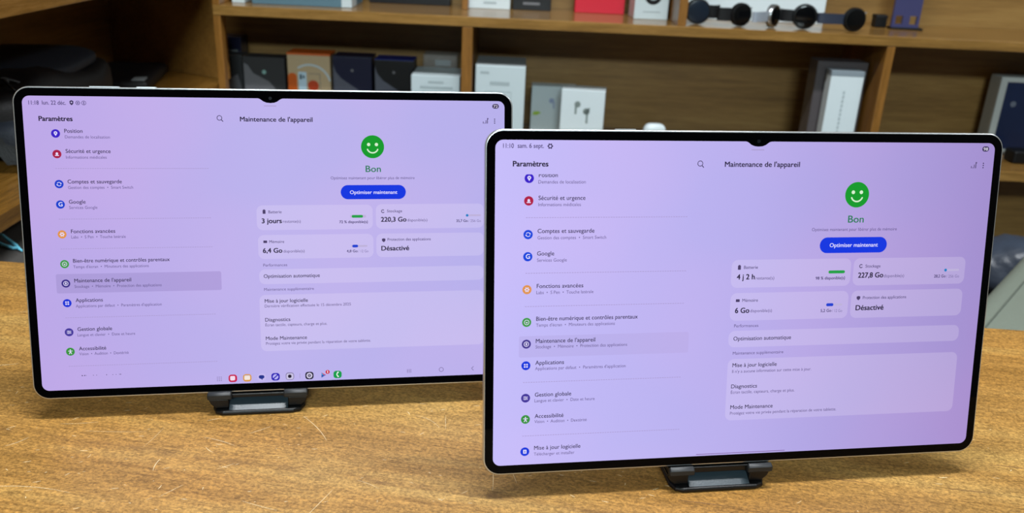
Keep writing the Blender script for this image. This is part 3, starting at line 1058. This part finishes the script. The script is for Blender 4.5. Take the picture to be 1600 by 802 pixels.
near = build_tablet(
    'silver tablet in front at right, lilac settings screen with thin line at bottom',
    (0.14970, 0.46393, 0.76646), (-radians(12.49), 0, radians(9.18)), TEXT_NEAR,
    [(-137.4, 76.2, '#3A1FC8', 'pin'), (-137.5, 63.1, '#B01E44', 'beacon'), (-137.6, 43.4, '#1746DC', 'sync'), (-137.6, 30.3, '#1746DC', 'G'),
     (-137.8, 10.6, '#E0954F', 'flower'), (-137.7, -9.2, '#3F9B45', 'leaf'), (-137.7, -22.5, '#44378C', 'care'), (-137.8, -35.8, '#1438DC', 'dots'),
     (-137.7, -56.0, '#44379A', 'sliders'), (-137.6, -69.4, '#37933B', 'person'), (-137.7, -89.9, '#1438DC', 'update')],
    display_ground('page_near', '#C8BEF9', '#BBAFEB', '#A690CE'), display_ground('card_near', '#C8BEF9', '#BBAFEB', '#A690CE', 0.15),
    (-142.2, -36.9, -30.7, -17.6, SEL_NEAR),
    [(-139.0, -40.7, 53.3), (-138.8, -40.0, 20.4), (-138.9, -40.5, 0.4), (-139.4, -40.5, -46.2), (-139.4, -39.8, -79.9)],
    [(-11.6, 66.6, 9.3, 26.6, 4), (68.3, 144.6, 9.3, 26.6, 4), (-11.2, 66.4, -11.4, 6.0, 4), (68.3, 144.6, -11.5, 6.0, 4),
     (-11.2, 144.6, -28.3, -17.8, 4), (-10.8, 145.2, -75.6, -35.8, 4)],
    extra_near, 1.4, ((-86.5, -74.2),))

# ------------------------------------------------------------------ folding stands under the tablets
M_stand = plain('stand_plastic', '#08090B', 0.4, spec=0.35, bump=0.05, bscale=900)
M_toe = plain('stand_toe_plate_lit', '#2C383F', 0.35, bump=0.05, bscale=900)  # paler than the stand plastic: cool front light on the plate put into colour
M_pad = plain('stand_rubber', '#15191B', 0.5)


def build_stand(label, loc, yaw, tilt, h):
    t = thing('tablet_stand', label, 'stand', loc, (0, 0, yaw), 'black folding stands')
    k = 0.001
    foot = [(-24, -6), (24, -6), (29, -4), (31.5, 2), (30, 78), (26, 82), (-26, 82), (-30, 78), (-31.5, 2), (-29, -4)]
    obj('base', extrude_xy([(a * k, c * k) for a, c in foot], 0, 3.4 * k, 0.0012), M_stand, t)
    ramp = extrude_xz([(-4.2 * k, 3.4 * k), (11 * k, 3.4 * k), (11 * k, 10.0 * k), (8 * k, 10.0 * k)], -20 * k, 20 * k)
    for v in ramp.verts:
        v.co = Vector((v.co.y, v.co.x, v.co.z))
    obj('toe_plate', ramp, M_toe, t)
    for s in (-1, 1):
        o_ = [(s * 20 * k, 3.4 * k), (s * 29 * k, 3.4 * k), (s * 32.5 * k, 7 * k), (s * 34 * k, 10.9 * k), (s * 20 * k, 10.9 * k)]
        obj('side_wall', extrude_xz(o_, -1.5 * k, 12 * k, 0.0008), M_stand, t)
        lp = [(-4.6, 12.6), (-3.4, 11.4), (-0.5, 10.9), (-0.45, 16.9), (-1.4, 17.9), (-3.0, 17.7), (-4.4, 16.4)]
        b_ = extrude_xz([(y_ * k, z_ * k) for y_, z_ in lp], s * 17.5 * k, s * 34 * k, 0.0009, 3)
        for v in b_.verts:
            v.co = Vector((v.co.y, v.co.x, v.co.z))
            e_ = (abs(v.co.x) - 25.75 * k) / (8.25 * k)          # rounded ends
            v.co.z -= 0.0016 * abs(e_) ** 4 * (1 if v.co.z > 14 * k else 0)
        obj('lip', b_, M_pad, t, smooth=True)
    obj('ledge', bx(-33.5 * k, 33.5 * k, -0.4 * k, 14 * k, 10.9 * k, h * k, 0.0006), M_stand, t)
    pl = bx(-30 * k, 30 * k, 5.9 * k, 9.5 * k, 2 * k, 110 * k, 0.0012)
    bmesh.ops.rotate(pl, verts=pl.verts[:], cent=(0, 0, 0), matrix=Matrix.Rotation(-tilt, 3, 'X'))
    bmesh.ops.translate(pl, verts=pl.verts[:], vec=(0, 0, (h + 0.5) * k))
    obj('back_plate', pl, M_stand, t)
    arm = bmesh.new()
    p0, p1 = Vector((0, 68 * k, 4 * k)), Vector((0, 26 * k, 75 * k))
    dr = (p1 - p0).normalized()
    nn = Vector((0, dr.z, -dr.y)) * 4 * k
    lo = [arm.verts.new(p + Vector((sx * 11 * k, 0, 0)) + sn * nn * 0.5) for p in (p0, p1) for sx in (-1, 1) for sn in (-1, 1)]
    for f in ((0, 1, 3, 2), (4, 6, 7, 5), (0, 4, 5, 1), (2, 3, 7, 6), (0, 2, 6, 4), (1, 5, 7, 3)):
        arm.faces.new([lo[i] for i in f])
    obj('hinge_arm', arm, M_stand, t)
    return t


build_stand('black folding stand holding the farther left tablet, two rubber lips', (-0.1735, 0.5257, TT), radians(9.75), radians(13.9), 13.85)
build_stand('black folding stand holding the front right tablet, two rubber lips', (0.1375, 0.4620, TT), radians(9.18), radians(12.49), 15.15)

# ------------------------------------------------------------------ goods on the shelves
M_white = plain('white_card', '#BCC9CD', 0.35, vary=0.02)
M_white2 = plain('white_gloss_card', '#CBD6DA', 0.25, vary=0.02)
M_greylid = plain('grey_lid', '#8E9496', 0.4)
M_black = plain('black_card', '#0D0E12', 0.35)
M_navy = plain('navy_card', '#1B1E36', 0.3)
M_char = plain('charcoal_card', '#333436', 0.35)
M_grey1 = plain('print_grey', '#555865', 0.4)
M_grey2 = plain('print_mid_grey', '#6A6A6E', 0.4)
M_lblue = plain('print_text_grey', '#9CA9AD', 0.5)
M_cream = plain('cream_card', '#B9A380', 0.4)
M_orange = plain('orange_print', '#C65A16', 0.4)
M_orange2 = plain('red_orange_print', '#B8401A', 0.4)
M_pale = plain('pale_blue_print', '#B9D2E0', 0.4)
M_red = plain('red_card', '#C4142E', 0.4, vary=0.02)
M_green = plain('green_print', '#93B52A', 0.5)
M_blue = plain('blue_wrap_reflection', '#1B2A78', 0.3)  # bluish reflection on the box wrap, painted as the lid colour
M_purple = plain('purple_plastic', '#38395F', 0.35)
M_clear = plain('clear_plastic', '#9A938C', 0.15, alpha=0.55)
M_steel = plain('steel', '#A9ADB0', 0.3, metal=0.9)
M_blk = plain('black_plastic', '#08090B', 0.45, spec=0.3)
M_glassb = plain('watch_glass', '#050608', 0.12, spec=0.3)
M_glassn = plain('watch_glass_blue', '#141E2A', 0.25, spec=0.3)
M_rub = plain('black_rubber', '#0C0D10', 0.6, spec=0.3)
M_rubn = plain('navy_rubber', '#20283A', 0.5)
M_rubg = plain('grey_rubber', '#8D95A0', 0.5)


def carton(name, label, cat, cx, y0, w, depth, h, z, mat, yaw=0.0, lid=None, bev=0.0012, group=None):
    """a closed box: local x across, y back from the front face, z up"""
    t = thing(name, label, cat, (cx, y0, z), (0, 0, yaw), group)
    obj('body', bx(-w / 2, w / 2, 0, depth, 0, h, bev), mat, t)
    if lid:
        obj('lid', bx(-w / 2 - 0.0006, w / 2 + 0.0006, -0.0006, depth + 0.0006, h - 0.02, h + 0.0008, bev), lid, t)
    return t


def flat(name, t, polys, mat, lift=0.0004, **kw):
    """print on the front face of a carton (local x-z)"""
    bm_ = bmesh.new()
    for p_ in polys:
        bm_.faces.new([bm_.verts.new((a, -lift, c)) for a, c in p_])
    return obj(name, bm_, mat, t, **kw)


ZL, ZU = 0.657, 0.904

# lower left bay: phone boxes in a row
GP = None
t = carton('phone_box', 'small charcoal carton half hidden behind the left shelf post', 'box', -0.588, 1.765, 0.044, 0.045, 0.138, ZL, M_char)
flat('print', t, [[(-0.021, 0.03), (-0.004, 0.09), (0.012, 0.10), (0.0215, 0.06), (0.0215, 0.03)]], M_grey2)
t = carton('box', 'dark navy box with grey label standing behind the charcoal carton', 'box', -0.607, 1.818, 0.050, 0.045, 0.166, ZL, M_navy)
flat('label_sticker', t, [quad(-0.018, 0.018, 0.115, 0.140)], M_greylid)
t = carton('phone_box', 'charcoal phone box with pale grey swoosh and mint dot on its front', 'box', -0.5145, 1.74, 0.084, 0.05, 0.140, ZL, M_char)
flat('print', t, [[(-0.040, 0.03), (-0.040, 0.128), (-0.032, 0.124), (-0.022, 0.108), (-0.006, 0.100), (0.010, 0.092), (0.022, 0.078), (0.030, 0.060), (0.034, 0.03)]], M_grey2)
flat('logo_dot', t, [disc(0.0005, 0.111, 0.0042, 14)], plain('mint_print', '#7FA8A0', 0.5), 0.0006)
t = carton('phone_box', 'cream and orange box with white arch print in the row of phone boxes', 'box', -0.424, 1.74, 0.086, 0.055, 0.151, ZL, M_cream)
obj('lid_edge', bx(-0.0435, 0.0435, -0.0008, 0.0555, 0.148, 0.1522, 0.0008), M_orange, t)
flat('arch_print', t, ring(0.002, 0.088, 0.0395, 0.0435, 15, 125, 20), M_white)
flat('orange_print', t, [rr(-0.0335, 0.062, 0.018, 0.10, 0.008)], M_orange)
flat('orange_print', t, [disc(0.008, 0.088, 0.011, 20)], M_orange2)
flat('panel_print', t, [line(0.0, 0.112, 0.022, 0.112, 0.001), line(0.022, 0.112, 0.022, 0.02, 0.001)], M_grey2, 0.0006)
flat('strip_print', t, [quad(-0.0215, -0.005, 0.02, 0.115)], M_pale, 0.0008)
flat('mark_print', t, [quad(-0.0185, -0.0145, 0.100, 0.110), quad(-0.013, -0.0085, 0.104, 0.106), quad(-0.0118, -0.0097, 0.1015, 0.1085)], plain('dark_print', '#2B3A44', 0.5), 0.0010)
for cx_, lab, lid_, h_ in ((-0.337, 'navy black phone box with grey swoosh, right beside the orange box', M_navy, 0.148),
                           (-0.2535, 'black phone box with blue reflection painted on top edge beside the white carton', M_blue, 0.1455)):
    t = carton('phone_box', lab, 'box', cx_, 1.74, 0.078, 0.06, h_, ZL, M_navy if lid_ is M_navy else M_black)
    obj('lid_edge', bx(-0.0394, 0.0394, 0.003, 0.0604, h_ - 0.001, h_ + 0.0012, 0.0006), lid_, t)
    flat('print', t, [[(-0.037, 0.03), (-0.038, 0.133), (-0.033, 0.118), (-0.022, 0.105), (-0.006, 0.095), (0.010, 0.085), (0.022, 0.070), (0.030, 0.050), (0.034, 0.03)]], M_grey1)
    flat('logo_dot', t, [disc(0.000, 0.122, 0.003, 12)], M_grey2, 0.0006)
t = carton('charger_box', 'low white carton at right end of the row of dark phone boxes', 'box', -0.1645, 1.682, 0.094, 0.10, 0.1295, ZL, M_white)
flat('print', t, [quad(-0.014, 0.016, 0.115, 0.119), quad(-0.030, 0.034, 0.104, 0.109), quad(-0.026, 0.026, 0.095, 0.099)], M_lblue)
t = carton('clear_case', 'clear plastic sleeve standing behind the low white carton', 'case', -0.1675, 1.81, 0.07, 0.05, 0.150, ZL, M_clear)
flat('label_sticker', t, [quad(-0.010, 0.022, 0.128, 0.140)], M_greylid)

# lower middle bay: white accessory boxes
t = carton('adapter_box', 'tall white box with grey top right of the shelf divider', 'box', -0.0385, 1.68, 0.0965, 0.11, 0.1545, ZL, M_white)
obj('lid', bx(-0.0485, 0.0485, 0.0025, 0.1105, 0.1535, 0.1556, 0.0006), M_greylid, t, label='grey top face of the tall white box')
flat('print', t, [quad(-0.039, -0.022, 0.138, 0.143), quad(-0.020, 0.018, 0.117, 0.124)] +
     [line(-0.029, 0.105, 0.022, 0.105, 0.0009), line(0.022, 0.105, 0.022, 0.03, 0.0009), line(-0.029, 0.105, -0.029, 0.03, 0.0009)], M_lblue)
t = carton('earbud_box', 'white box with green leaf mark behind the other earbud box', 'box', 0.071, 1.785, 0.092, 0.04, 0.1005, ZL, M_white)
flat('leaf_print', t, [[(-0.043, 0.040), (-0.040, 0.047), (-0.031, 0.048), (-0.024, 0.045), (-0.033, 0.040)]], M_green)
flat('print', t, [disc(-0.004, 0.071, 0.0055, 12), rr(0.001, 0.062, 0.003, 0.014, 0.0014)], plain('lilac_print', '#8C99B8', 0.5))
t = carton('earbud_box', 'white box with two grey earbuds pictured on its front', 'box', 0.1255, 1.70, 0.086, 0.05, 0.1115, ZL, M_white2, yaw=radians(-7))
gb = plain('grey_print', '#76827F', 0.5)
flat('earbud_print', t, [disc(-0.010, 0.083, 0.0062, 14), rr(-0.013, 0.072, 0.004, 0.018, 0.0018)], gb)
flat('earbud_print', t, [disc(0.008, 0.070, 0.0066, 14), [(0.002, 0.066), (0.010, 0.076), (0.015, 0.078), (0.014, 0.066)], rr(0.010, 0.056, 0.004, 0.020, 0.0018)], gb)
t = thing('earbud_case', 'small white rounded earbud case on the lower shelf, right of earbud boxes', 'case', (0.2775, 1.735, ZL))
eb = bmesh.new()
bmesh.ops.create_uvsphere(eb, u_segments=24, v_segments=16, radius=1.0)
for v in eb.verts:
    x_, y_, z_ = v.co
    q = lambda c, e=0.6: math.copysign(abs(c) ** e, c)
    v.co = Vector((q(x_) * 0.023, q(y_) * 0.011, q(z_) * 0.0225 + 0.0225))
obj('case_body', eb, M_white2, t, smooth=True)
obj('seam', bx(-0.0228, 0.0228, -0.0112, 0.0112, 0.0300, 0.0304, 0.0001), M_greylid, t)
# slim white stylus box in a grey outer wrap
t = carton('stylus_box', 'slim upright white box with vertical grey lettering in front of grey sleeve', 'box', 0.625, 1.672, 0.063, 0.03, 0.176, ZL, M_white2)
flat('lettering', t, [line(-0.002 + 0.0006 * (k % 2), 0.138 - k * 0.0085, -0.002, 0.138 - k * 0.0085 - 0.0058, 0.0034) for k in range(11)], M_lblue)
obj('top_band', bx(-0.0318, 0.0318, -0.0004, 0.0302, 0.166, 0.1764, 0.0008), plain('grey_blue_band', '#7F8A92', 0.4), t)
carton('sleeve', 'grey translucent plastic sleeve behind the slim white box', 'sleeve', 0.6260, 1.71, 0.098, 0.05, 0.188, ZL, plain('grey_plastic', '#4E494B', 0.3))
# framed tablet box at the right
t = thing('tablet_box', 'pale framed box with dark navy picture standing at far right of lower shelf', 'box', (1.10, 1.80, ZL))
obj('body', bx(-0.112, 0.14, 0.004, 0.045, 0.0, 0.160, 0.002), plain('grey_card', '#A7ABA8', 0.4), t)
fb = bmesh.new()
for q_ in ((-0.112, 0.14, 0.0, 0.010), (-0.112, 0.14, 0.150, 0.160), (-0.112, -0.098, 0.010, 0.150), (0.126, 0.14, 0.010, 0.150)):
    bx(q_[0], q_[1], 0.0, 0.0042, q_[2], q_[3], 0.0006, bm=fb)
obj('border', fb, plain('pale_border', '#B9BEBC', 0.4), t)
obj('picture', bx(-0.098, 0.126, 0.0025, 0.0045, 0.010, 0.150), plain('navy_picture', '#16264A', 0.3, vary=0.4, bscale=12), t)
flat('picture_mark', t, [disc(-0.075, 0.105, 0.006, 14)], plain('picture_print', '#6C7484', 0.5), -0.0022)
t = thing('plug_adapter', 'small black adapter in front of the framed navy box', 'adapter', (1.028, 1.735, ZL))
obj('body', bx(-0.024, 0.024, -0.02, 0.02, 0.0, 0.026, 0.004, 3), M_blk, t)
for s_ in (-1, 1):
    obj('prong', bx(s_ * 0.009 - 0.002, s_ * 0.009 + 0.002, 0.0195, 0.036, 0.011, 0.015, 0.0006), M_steel, t)

# upper row
carton('box', 'white box end at far left of the upper shelf', 'box', -0.5435, 1.70, 0.024, 0.10, 0.11, ZU, M_white)
t = carton('tablet_box', 'wide steel blue box lying at left on the upper shelf', 'box', -0.4225, 1.70, 0.19, 0.12, 0.10, ZU, plain('steel_blue_card', '#52707E', 0.35))
obj('end_label', bx(0.076, 0.0956, -0.0006, 0.05, 0.0005, 0.1, 0.0008), M_white, t, label='white end of the blue box')
carton('box', 'long black box between the blue box and small shelf divider', 'box', -0.232, 1.822, 0.165, 0.045, 0.12, ZU, M_black)
t = carton('box', 'white box with grey line of print beside the small upper divider', 'box', -0.0690, 1.805, 0.083, 0.06, 0.13, ZU, M_white2)
flat('print', t, [quad(-0.012, 0.014, 0.010, 0.014)], M_lblue)
t = carton('box', 'black box with grey line of print beside a white box', 'box', 0.0165, 1.812, 0.0775, 0.06, 0.13, ZU, M_black)
flat('print', t, [quad(-0.018, 0.016, 0.011, 0.016)], M_grey2)
carton('box', 'bright red box on the upper shelf', 'box', 0.1535, 1.812, 0.100, 0.05, 0.14, ZU, M_red)
t = carton('watch_box', 'white watch box with black ring picture left of upper divider', 'box', 0.2485, 1.745, 0.0665, 0.06, 0.14, ZU, M_white, yaw=radians(4))
flat('ring_print', t, ring(0.002, 0.045, 0.009, 0.017, n=24), M_black)
flat('face_print', t, [disc(0.002, 0.045, 0.009, 18)], M_lblue, 0.0005)
flat('print', t, [quad(-0.016, 0.018, 0.0135, 0.0155)], M_lblue)
carton('box', 'large white box lying behind the row of smart watches', 'box', 0.458, 1.80, 0.290, 0.05, 0.13, ZU, M_white2)


def band_path(x0, dx, depth, n=10):
    """strap running sideways from the case and curling back"""
    out = []
    for k in range(n + 1):
        u = k / n
        out.append((x0 + dx * sin(u * pi / 2 * 1.15) / sin(pi / 2 * 1.15), 0.006 + depth * u ** 1.8, 0))
    return out


def watch(label, x, y, r, yaw, glass, case_mat, strap, lft, rgt, crown=True):
    """a round watch standing on edge, face towards the room"""
    t = thing('watch', label, 'watch', (x, y, ZU), (0, 0, yaw), 'watches on the shelf')
    zc = r + 0.0005
    prof = [(r - 0.003, -0.0005), (r - 0.001, 0.0), (r, 0.0015), (r, 0.0095), (r - 0.002, 0.0115), (r - 0.008, 0.0125)]
    rings = [[(rr_ * cos(2 * pi * k / 32), yy, zc + rr_ * sin(2 * pi * k / 32)) for k in range(32)] for rr_, yy in prof]
    obj('watch_case', loft(rings), case_mat, t, smooth=True)
    rings = [[(rr_ * cos(2 * pi * k / 32), yy, zc + rr_ * sin(2 * pi * k / 32)) for k in range(32)] for rr_, yy in ((r - 0.0035, 0.001), (r - 0.0035, -0.0008), (r - 0.0055, -0.0013))]
    obj('watch_face', loft(rings), glass, t, smooth=True)
    for side, spec in ((-1, lft), (1, rgt)):
        if spec:
            dx, depth, w = spec
            pth = [(side * (r - 0.003 + p_[0]), p_[1], zc) for p_ in band_path(0, dx, depth)]
            obj('strap', strip(pth, (0, 0, w), 0.0028), strap, t, smooth=True)
    if crown:
        cbm = bmesh.new()
        tube([(r * 0.85 , 0.006, zc + r * 0.5), (r * 0.85 + 0.0042, 0.006, zc + r * 0.5 + 0.0022)], 0.0018, 10, cbm)
        obj('crown', cbm, M_steel, t)
    return t


watch('round smart watch with bluish face next to the upper divider', 0.331, 1.696, 0.0235, radians(3), M_glassn, M_blk, M_rub, None, (0.022, 0.014, 0.024))
watch('black watch with plain dark face, second from the upper divider', 0.4125, 1.690, 0.0215, radians(18), M_glassb, M_blk, M_rub, (0.024, 0.010, 0.024), None)
watch('silver cased watch turned aside with grey strap', 0.477, 1.696, 0.0215, radians(48), M_glassb, M_steel, M_rubg, (0.040, 0.010, 0.018), None)
watch('black watch in front of white box corner, between silver and lone watches', 0.5325, 1.694, 0.0230, radians(-6), M_glassb, M_blk, M_rub, (0.022, 0.014, 0.022), (0.018, 0.016, 0.016))
watch('rightmost watch, glossy black with dark strap stretched to its left', 0.6265, 1.690, 0.0220, radians(10), M_glassb, M_blk, M_rubn, (0.048, 0.010, 0.019), None)

# purple display stand and the little black box beside it
t = thing('display_stand', 'flat purple upright stand with two square holes on the upper shelf', 'stand', (0.759, 1.783, ZU))
hb = bmesh.new()
for q_ in ((-0.027, 0.027, 0.026, 0.17), (-0.027, -0.0205, 0.004, 0.026), (-0.0065, 0.0075, 0.004, 0.026), (0.0215, 0.027, 0.004, 0.026),
           (-0.0205, -0.0065, 0.004, 0.010), (0.0075, 0.0215, 0.004, 0.010)):
    bx(q_[0], q_[1], -0.003, 0.003, q_[2], q_[3], bm=hb)
obj('plate', hb, M_purple, t)
obj('foot', bx(-0.029, 0.034, -0.012, 0.014, 0.0, 0.004, 0.001), M_blk, t)
t = thing('small_box', 'little black cube left of the purple stand', 'box', (0.719, 1.805, ZU))
obj('body', bx(-0.013, 0.010, -0.01, 0.014, 0.0, 0.024, 0.002), M_blk, t)
obj('lid', bx(-0.0134, 0.0104, -0.0104, 0.0144, 0.017, 0.0245, 0.002), M_rub, t)

# ------------------------------------------------------------------ black bag and case on the side shelf
M_bag = plain('bag_nylon', '#0C0D10', 0.55, bump=0.3, bscale=500)
M_bagp = plain('bag_panel', '#232A35', 0.6, bump=0.3, bscale=400)
bag = thing('backpack', 'black nylon backpack with slate panel lying on the side shelf at left', 'bag', (-0.735, 1.225, 0.757), (0, 0, radians(8)))
bb = bmesh.new()
bmesh.ops.create_uvsphere(bb, u_segments=40, v_segments=20, radius=1.0)
for v in bb.verts:
    x_, y_, z_ = v.co
    q = lambda c, e: math.copysign(abs(c) ** e, c)
    px, py, pz = q(x_, 0.5) * 0.108, q(y_, 0.45) * 0.205, q(z_, 0.55) * 0.048
    pz += 0.006 * sin(px * 40 + py * 22) * (z_ > 0) + 0.004 * sin(py * 55)*(z_ > 0)
    v.co = Vector((px, py, max(0.0, pz + 0.050 - (0.008 if z_ > 0 else 0) * (py / 0.2))))
obj('bag_body', bb, M_bag, bag, smooth=True)
fp = bmesh.new()
bmesh.ops.create_uvsphere(fp, u_segments=32, v_segments=16, radius=1.0)
for v in fp.verts:
    x_, y_, z_ = v.co
    q = lambda c, e: math.copysign(abs(c) ** e, c)
    v.co = Vector((q(x_, 0.5) * 0.090, 0.060 + q(y_, 0.5) * 0.115, 0.094 + q(z_, 0.6) * 0.012 - 0.10 * max(0, q(x_, 0.5) * 0.09 - 0.045)))
obj('top_panel', fp, M_bagp, bag, smooth=True)
pk = bmesh.new()
bmesh.ops.create_uvsphere(pk, u_segments=32, v_segments=16, radius=1.0)
for v in pk.verts:
    x_, y_, z_ = v.co
    q = lambda c, e: math.copysign(abs(c) ** e, c)
    v.co = Vector((0.055 + q(x_, 0.5) * 0.060, -0.168 + q(y_, 0.5) * 0.045, 0.040 + q(z_, 0.6) * 0.022))
obj('front_pocket', pk, M_bagp, bag, smooth=True)
for (a0, a1, rad) in (((0.02, -0.150, 0.100), (0.095, -0.100, 0.082), 0.0022), ((0.03, -0.12, 0.101), (0.100, -0.165, 0.070), 0.0022)):
    obj('cord', tube([a0, ((a0[0] + a1[0]) / 2, (a0[1] + a1[1]) / 2 - 0.01, max(a0[2], a1[2]) + 0.004), a1], rad, 8), M_blk, bag, smooth=True)
for (x_, y_, z_) in ((0.080, -0.115, 0.092), (0.060, -0.135, 0.100), (0.086, 0.01, 0.090)):
    tb_ = bmesh.new()
    bmesh.ops.create_icosphere(tb_, subdivisions=2, radius=0.0028)
    bmesh.ops.scale(tb_, verts=tb_.verts[:], vec=(1, 2.2, 1))
    bmesh.ops.translate(tb_, verts=tb_.verts[:], vec=(x_, y_, z_))
    obj('zip_pull', tb_, M_steel, bag, smooth=True, label='small metal zip pull')
obj('strap', strip([(-0.02, -0.19, 0.085), (0.03, -0.205, 0.07), (0.07, -0.212, 0.045), (0.09, -0.212, 0.012)], (0.024, 0.004, 0.0), 0.003), M_bag, bag, smooth=True)

t = thing('laptop_sleeve', 'flat black case lying in the back corner of the side shelf', 'case', (-0.742, 1.625, 0.757), (0, 0, radians(12)))
obj('case_body', bx(-0.058, 0.058, -0.105, 0.105, 0.0, 0.022, 0.008, 3), M_bag, t, smooth=True)
obj('tab', bx(0.030, 0.052, -0.098, -0.070, 0.0215, 0.0235, 0.0006), M_greylid, t, label='pale grey tab on the black case')

# ------------------------------------------------------------------ behind the table, left: stool with cable
M_felt = plain('dark_grey_felt', '#3E3B38', 0.9, bump=0.4, bscale=600)
st = thing('stool', 'dark grey padded stool tucked behind the left end of table', 'stool', (-0.50, 0.985, 0))
obj('seat', extrude_xy([(a, c) for a, c in rr_pts(0.36, 0.32, 0.05, 6)], 0.645, 0.70, 0.012, 3), M_felt, st, smooth=True)
for sx_ in (-1, 1):
    for sy_ in (-1, 1):
        obj('leg', tube([(sx_ * 0.11, sy_ * 0.10, 0.646), (sx_ * 0.15, sy_ * 0.13, 0.0)], 0.011, 10), M_blk, st, smooth=True)
M_cyan = plain('cyan_cable', '#7BD6F2', 0.35)
cb_ = thing('cable', 'bright cyan looped cable lying on the dark grey stool', 'cable', (-0.58, 0.93, 0.70))
pth = [(-0.090, 0.060, 0.002), (-0.070, 0.052, 0.004), (-0.050, 0.040, 0.006), (-0.028, 0.021, 0.007), (-0.008, 0.004, 0.006), (0.008, -0.008, 0.004), (0.013, -0.0125, 0.003),
       (0.008, -0.014, 0.003), (-0.008, -0.006, 0.003), (-0.030, 0.006, 0.004), (-0.052, 0.018, 0.003), (-0.072, 0.026, 0.002), (-0.092, 0.030, 0.002)]
obj('cord', tube(pth, 0.0019, 10), M_cyan, cb_, smooth=True)
obj('cord_tip', tube([(0.011, -0.0115, 0.003), (0.020, -0.0185, 0.002)], [0.0022, 0.0010], 10), M_cyan, cb_, smooth=True)

# ------------------------------------------------------------------ behind the table, right: upholstered bench and bag
M_grn = plain('grey_green_cloth', '#6F776C', 0.9, bump=0.35, bscale=700, vary=0.12)
pf = thing('ottoman', 'grey green cloth ottoman with seam at its edge beyond the table', 'ottoman', (0.752, 1.013, 0), (0, 0, radians(-40)))
ou = extrude_xy([(a, c) for a, c in rr_pts(0.24, 0.52, 0.03, 5)], 0.06, 0.655, 0.02, 4)
obj('cushion', ou, M_grn, pf, smooth=True)
for x_ in (-0.090,):
    obj('seam', tube([(x_, -0.235, 0.6552), (x_, 0.235, 0.6552)], 0.0012, 6), plain('seam_thread', '#555C53', 0.9), pf, smooth=True)
for sx_ in (-1, 1):
    for sy_ in (-1, 1):
        obj('foot', bx(sx_ * 0.08 - 0.02, sx_ * 0.08 + 0.02, sy_ * 0.2 - 0.02, sy_ * 0.2 + 0.02, 0.0, 0.06, 0.003), M_blk, pf)
cr = thing('storage_crate', 'black crate on the floor under the shelves at right', 'crate', (0.93, 1.46, 0))
cbm = bmesh.new()
for q_ in ((-0.2, 0.2, -0.13, 0.13, 0.0, 0.012), (-0.2, 0.2, -0.13, -0.118, 0.012, 0.50), (-0.2, 0.2, 0.118, 0.13, 0.012, 0.50),
           (-0.2, -0.188, -0.118, 0.118, 0.012, 0.50), (0.188, 0.2, -0.118, 0.118, 0.012, 0.50)):
    bx(*q_, bm=cbm)
obj('crate_body', cbm, M_blk, cr)
obj('crate_lid', bx(-0.206, 0.206, -0.136, 0.136, 0.50, 0.512, 0.003), M_blk, cr)
pb_ = thing('plastic_bag', 'crumpled blue grey plastic bag on the black crate beyond the ottoman', 'bag', (0.88, 1.42, 0.512))
pb2 = bmesh.new()
bmesh.ops.create_icosphere(pb2, subdivisions=4, radius=1.0)
rnd = random.Random(3)
dirs = [Vector((rnd.gauss(0, 1), rnd.gauss(0, 1), rnd.gauss(0, 1))).normalized() for _ in range(26)]
for v in pb2.verts:
    nrm = v.co.normalized()
    k_ = 1.0 + 0.10 * sum(math.exp(-12 * (1 - nrm.dot(d_))) for d_ in dirs) - 0.05 * abs(sin(9 * nrm.x + 5 * nrm.z))
    v.co = Vector((nrm.x * 0.075 * k_, nrm.y * 0.07 * k_, max(0.0, 0.040 + nrm.z * 0.045 * k_)))
obj('bag_body', pb2, plain('blue_grey_film', '#3A4352', 0.4, bump=0.9, bscale=60), pb_, smooth=True)
